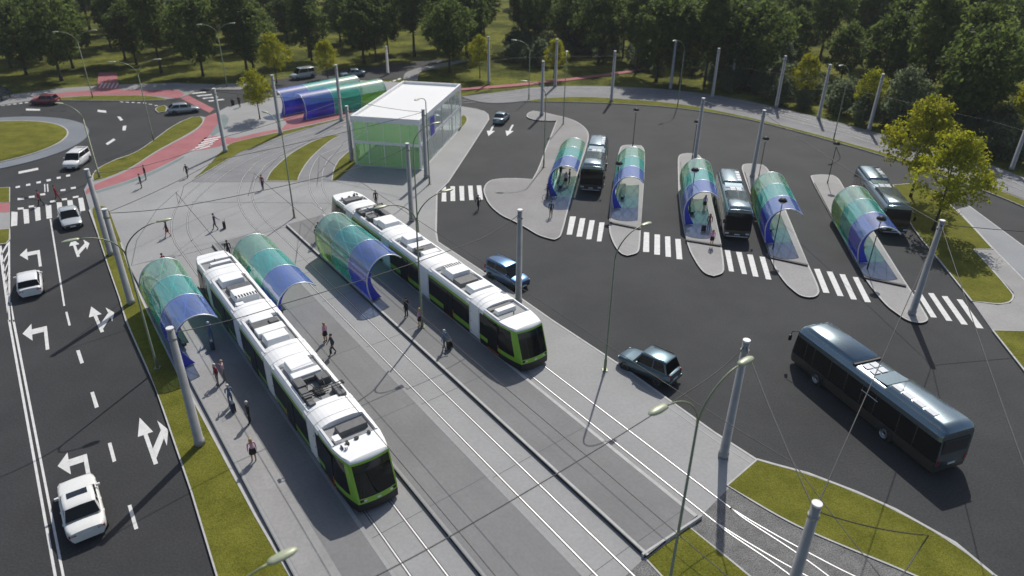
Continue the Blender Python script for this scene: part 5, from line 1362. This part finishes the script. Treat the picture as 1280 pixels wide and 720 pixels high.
person((711.5, 229), .155, 180, 'hold', 'black', 'navy', 'darkhair', 'dark-clothed person by the bus side inside the broad island shelter', h=1.72)
person((707, 232), .155, 240, 'stand', 'pink', 'black', 'brown', 'person in pink top beside the bus inside the broad island shelter', 'black', True, 1.6)
person((880, 262), .155, 220, 'stand', 'pink', 'black', 'darkhair', 'person in pink top and dark skirt deep inside the shelter beside the parked bus', 'black', True, 1.62)
person((885.5, 287), .155, 260, 'stand', 'maroon', 'grey', 'brown', 'woman in maroon top standing under the shelter beside the parked bus', longhair=True, h=1.68)
suitcase((879, 290), .155, 80, 'black suitcase on the island at the feet of the woman in maroon')
person((889, 307), .155, 280, 'stand', 'pink', 'black', 'blond', 'fair person in pink top and black shorts at the island step by the parked bus', 'black', True, 1.64)
person((210.5, 296), .0, 200, 'walk', 'black', 'maroon', 'brown', 'person in black jacket walking alone on the plaza above the first shelter', 'maroon', True, 1.62)
person((270, 287), .0, 200, 'pull', 'navy', 'navy', 'darkhair', 'person in navy suit walking over the plaza with a suitcase in tow', h=1.7)
suitcase((281, 285.5), .0, 200, 'black suitcase towed over the pale plaza by the person in navy')
person((329, 237), .0, 250, 'stand', 'maroon', 'navy', 'darkhair', 'person in dark red top at the foot of the grass wedge between tracks', h=1.74)
person((177.5, 235), .012, 220, 'stand', 'black', 'black', 'brown', 'left one of two dark-clothed persons on the red cycle path edge', h=1.66)
person((183, 224.5), .012, 220, 'stand', 'black', 'black', 'darkhair', 'right one of two dark-clothed persons on the red cycle path edge', h=1.74)
person((235, 222), .0, 260, 'walk', 'black', 'brown', 'blond', 'fair-haired person in black at the lower tip of the long lawn strip', h=1.64)
person((300, 134), .0, 260, 'stand', 'black', 'black', 'darkhair', 'person in black on the far plaza corner beside the litter bin', h=1.8)
person((52, 257), RZ, 200, 'walk', 'maroon', 'black', 'darkhair', 'left one of two persons crossing the zebra of the left road', h=1.72)
person((72.5, 251), RZ, 30, 'walk', 'maroon', 'maroon', 'brown', 'right one of two persons crossing the zebra of the left road', h=1.74)

# ================================================================== TREES
def crown_mesh(name, rx, rz, zc, nclump, nleaf, leaf, cr, seed, mat, flat=.0, lobes=5, hollow=.35):
    R = random.Random(seed); b = MB(); C = []
    lob = [(R.uniform(0, 2 * pi), R.uniform(-.6, .9), R.uniform(.12, .34)) for _ in range(lobes)]
    while len(C) < nclump:
        a = R.uniform(0, 2 * pi); u = R.uniform(-1, 1); r = R.uniform(hollow ** 3, 1) ** (1 / 3)
        k = .78
        for la, lu, lw in lob:
            da = abs((a - la + pi) % (2 * pi) - pi); k += lw * math.exp(-(da / .7) ** 2 - ((u - lu) / .5) ** 2)
        q_ = sqrt(max(0, 1 - u * u)); taper = 1 - flat * max(0, u)
        C.append((rx * r * k * q_ * cos(a) * taper, rx * r * k * q_ * sin(a) * taper, zc + rz * r * u * (.85 + .2 * k)))
    for c in C:
        rr = cr * R.uniform(.6, 1.25)
        for _ in range(nleaf):
            d = Vector((R.gauss(0, 1), R.gauss(0, 1), R.gauss(0, .7))); d = d.normalized() * rr * R.random() ** .45
            p = Vector(c) + d; s = leaf * R.uniform(.6, 1.3)
            n = (d.normalized() * .7 + Vector((R.gauss(0, .6), R.gauss(0, .6), R.gauss(.35, .6)))).normalized()
            t = n.orthogonal().normalized(); t.rotate(Matrix.Rotation(R.uniform(0, 6.3), 3, n)); w = n.cross(t)
            b.face([p - t * s, p - w * s * .55, p + t * s, p + w * s * .55])
    o = b.build(name, mat); me = o.data; bpy.data.objects.remove(o); return me, C
def trunk_mesh(h, r, C, seed, nb=9):
    R = random.Random(seed); b = MB()
    pts = [(0, 0, 0), (R.uniform(-.05, .05), R.uniform(-.05, .05), h * .25), (R.uniform(-.15, .15), R.uniform(-.15, .15), h * .55), (R.uniform(-.2, .2), R.uniform(-.2, .2), h * .9)]
    L = curve(pts, 4); n = len(L) - 1
    b.tube(L, [r * (1.25 if i == 0 else 1) * (1 - .85 * i / n) for i in range(n + 1)], 8)
    for c in R.sample(C, min(nb, len(C))):
        z0 = min(h * .85, max(h * .22, c[2] - R.uniform(.8, 2.2) * h / 12)); k = z0 / h
        s = Vector((pts[1][0] * (1 - k) + pts[3][0] * k, pts[1][1] * (1 - k) + pts[3][1] * k, z0)); e = Vector(c); m = s.lerp(e, .55) - Vector((0, 0, .06 * (e - s).length))
        b.tube([s, m, e], [r * .38 * (1 - k * .5), r * .22, r * .06], 5, caps=False)
    o = b.build('trunk', 'bark'); me = o.data; bpy.data.objects.remove(o); return me
KIND = {}
def kind(key, n, h, spec):
    KIND[key] = []
    for i in range(n):
        rx, rz, zc, nc, nl, lf, cr, mat, flat = spec
        me, C = crown_mesh('crown', rx, rz, zc, nc, nl, lf, cr, hash(key) % 1 + sum(map(ord, key)) * 7 + i, mat, flat)
        KIND[key].append((me, trunk_mesh(h, {'young': .10, 'shrub': .06}.get(key, .24), C, i + 5)))
kind('broad', 3, 12.5, (4.9, 4.9, 7.6, 165, 34, .30, 1.05, 'leafA', .25))
kind('tall', 3, 17., (3.6, 6.2, 10.6, 165, 32, .30, 1.0, 'leafB', .45))
kind('pale', 2, 10., (3.2, 4.6, 5.4, 130, 30, .27, .95, 'leafD', .35))
kind('young', 3, 7.0, (2.5, 2.7, 4.5, 120, 46, .125, .58, 'leafC', .40))
kind('shrub', 2, 3.2, (1.5, 1.5, 1.6, 60, 30, .17, .6, 'leafD', .3))
def tree(key, P, label, cat, group, sc=1., name=None):
    i = RND.randrange(len(KIND[key])); cm, tm = KIND[key][i]
    r = thing(name or {'broad': 'broadleaf_tree', 'tall': 'tall_tree', 'pale': 'pale_tree', 'young': 'young_tree', 'shrub': 'shrub'}[key], label, cat, P, RND.uniform(0, 6.28), group)
    r.scale = (sc * RND.uniform(.93, 1.07), sc * RND.uniform(.93, 1.07), sc)
    for nm, me in (('crown', cm), ('trunk', tm)):
        o = bpy.data.objects.new(nm, me); COL.objects.link(o); o.parent = r
YG = 'young yellow-green trees'
for p, sc, lb in (((1166, 288), 1.42, 'bright yellow-green tree on the right lawn, the front one of a pair'), ((1138, 246), 1.55, 'yellow-green tree on the right lawn, the rear one of a pair, touching the parked bus'),
                  ((346, 104), 1.15, 'yellow-green tree left of the pale grey van on the far road'), ((410, 98), .95, 'yellow-green tree right of the pale grey van on the far road'),
                  ((325, 149), .98, 'small yellow-green tree on the plaza left of the far shelters'), ((1002, 128), 1.1, 'yellow-green tree at the forest edge, left one of two between masts'),
                  ((1077, 152), 1.05, 'yellow-green tree at the forest edge, right one of two between masts'), ((1283, 180), 1.5, 'yellow-green tree cut by the right photo edge at the looping tracks'),
                  ((600, 98), 1.05, 'olive young tree beside the thin mast right of the pavilion'), ((692, 98), 1.0, 'olive young tree behind the red cycle path left of a mast')):
    tree('young', at(*p, .0), lb, 'tree', YG, sc)
TREEP = []
def free(P, dmin): return all((P - q_).length > dmin for q_ in TREEP)
FL = {'broad': 'dark green broad-crowned tree in the forest behind the stop', 'tall': 'tall mid-green tree with bare lower trunk in the forest behind the stop', 'pale': 'pale grey-green dense tree in the forest right of the terminal', 'shrub': 'low grey-green shrub in the undergrowth at the forest edge'}
SUNV = Vector((sin(radians(15.8)), cos(radians(15.8)), 0)); CLEAR = [at(*p_, 0) for p_ in ((1002, 128), (1077, 152), (600, 98), (692, 98), (1283, 180))]
def shades(P):
    for c_ in CLEAR:
        d_ = P - c_; u = d_.dot(SUNV); v_ = (d_ - SUNV * u).length if d_.length else 0
        if -4 < u < 17 and v_ < 5.5: return True
    return False
def forest(key, P, sc):
    TREEP.append(P); tree(key, P, FL[key], 'tree' if key != 'shrub' else 'shrub', 'forest trees' if key != 'shrub' else 'forest shrubs', sc)
GZ = -.145
for p, k, sc in (((33, 93), 'broad', 1.0), ((77, 101), 'broad', 1.15), ((157, 76), 'tall', .9), ((171, 81), 'broad', .95), ((202, 91), 'tall', 1.05), ((254, 95), 'broad', 1.1), ((309, 90), 'tall', 1.1), ((318, 92), 'broad', .95), ((387, 72), 'tall', 1.1), ((390, 76), 'broad', .9),
                 ((455, 79), 'broad', 1.05), ((470, 77), 'tall', .9), ((518, 71), 'tall', 1.15), ((562, 90), 'broad', 1.05), ((638, 82), 'broad', .9), ((668, 70), 'tall', 1.0), ((725, 84), 'broad', 1.15), ((748, 80), 'broad', 1.2),
                 ((605, 60), 'tall', 1.1), ((485, 66), 'broad', 1.0), ((820, 102), 'broad', 1.2), ((850, 104), 'broad', 1.1), ((880, 108), 'tall', 1.0), ((905, 108), 'broad', 1.15), ((935, 114), 'broad', 1.2), ((965, 118), 'tall', 1.), ((1125, 160), 'broad', 1.1), ((1198, 175), 'broad', 1.25), ((1238, 172), 'tall', 1.05)):
    if not shades(at(*p, GZ)): forest(k, at(*p, GZ), sc)
def ok_px(px, py):
    if py < -30: return False
    if px < 300: return py < 88
    if px < 560: return py < 68
    if px < 640: return py < 84
    if px < 830: return py < 98 - (px - 640) * .10 - 6 or (px > 790 and py < 100)
    return py < 104 + (px - 830) * .245 - 7
n_try = 0
cand = []
while n_try < 9000:
    n_try += 1
    y_ = RND.uniform(95, 250); x_ = RND.uniform(-1, 1) * (y_ * .82 + 12)
    d_ = Vector((x_, y_, GZ)); q_ = d_ - Vector((0, 0, CAMH)); zc_ = q_.dot(FW); px = 640 + FPX * q_.dot(RT) / zc_; py = 360 - FPX * q_.dot(UP) / zc_
    if not ok_px(px, py) or shades(d_): continue
    left = px < 620
    if not free(d_, (6.4 if left else 7.2) + (y_ - 110) * .012): continue
    if py < (-60 if left else -5): continue
    if len(TREEP) > 292: break
    k = RND.choices(('broad', 'tall', 'pale'), (5, 4.5, .4) if px < 760 else (5, 2.5, 2.6 if px > 850 else 1.2))[0]
    forest(k, d_, RND.uniform(.85, 1.25))
ns_ = 0; n_try = 0; SH = []
while ns_ < 90 and n_try < 5000:
    n_try += 1
    px = RND.uniform(640, 1300); top_ = 104 + (px - 830) * .245 if px > 830 else 98
    py = top_ - RND.uniform(3, 34)
    if not ok_px(px, py): continue
    P = at(px, py, GZ)
    if any((P - q_).length < 2.2 for q_ in SH): continue
    SH.append(P); tree('shrub', P, FL['shrub'], 'shrub', 'forest shrubs', RND.uniform(.8, 1.7)); ns_ += 1
# ================================================================== LIGHT AND CAMERA
SUN_AZ, SUN_EL = radians(15.8), radians(47.5)
w = bpy.data.worlds.new('World'); SC.world = w; w.use_nodes = True
N = w.node_tree.nodes; L = w.node_tree.links
sky = N.new('ShaderNodeTexSky'); sky.sky_type = 'NISHITA'; sky.sun_disc = False
sky.sun_elevation = SUN_EL; sky.sun_rotation = SUN_AZ; sky.air_density = 1.0; sky.dust_density = 2.0; sky.ozone_density = 1.0
L.new(sky.outputs[0], N['Background'].inputs['Color']); N['Background'].inputs['Strength'].default_value = .10
sl = bpy.data.lights.new('sun', 'SUN'); sl.energy = 3.9; sl.angle = radians(.55); sl.color = (1, .955, .88)
so = bpy.data.objects.new('sun', sl); COL.objects.link(so)
so.rotation_euler = (radians(90) - SUN_EL, 0, -SUN_AZ + pi)
d = Vector((sin(SUN_AZ) * cos(SUN_EL), cos(SUN_AZ) * cos(SUN_EL), sin(SUN_EL)))
so.rotation_euler = d.to_track_quat('Z', 'Y').to_euler()
cd = bpy.data.cameras.new('camera'); cd.sensor_width = 36; cd.lens = 36 * FPX / 1280; cd.clip_start = .5; cd.clip_end = 3000
co = bpy.data.objects.new('camera', cd); COL.objects.link(co)
co.matrix_world = Matrix(((RT.x, UP.x, -FW.x, 0), (RT.y, UP.y, -FW.y, 0), (RT.z, UP.z, -FW.z, CAMH), (0, 0, 0, 1)))
cd.dof.use_dof = True; cd.dof.focus_distance = 46; cd.dof.aperture_fstop = .2
SC.camera = co
v = SC.view_settings; v.view_transform = 'Standard'; v.look = 'None'; v.exposure = 0; v.gamma = 1; v.use_curve_mapping = False
SC.cycles.max_bounces = 8; SC.cycles.transparent_max_bounces = 24

hz = MB(); hz.box((0, 330, 16), (900, 760, 36)); ho = hz.build('haze', 'haze_air'); ho['kind'] = 'stuff'
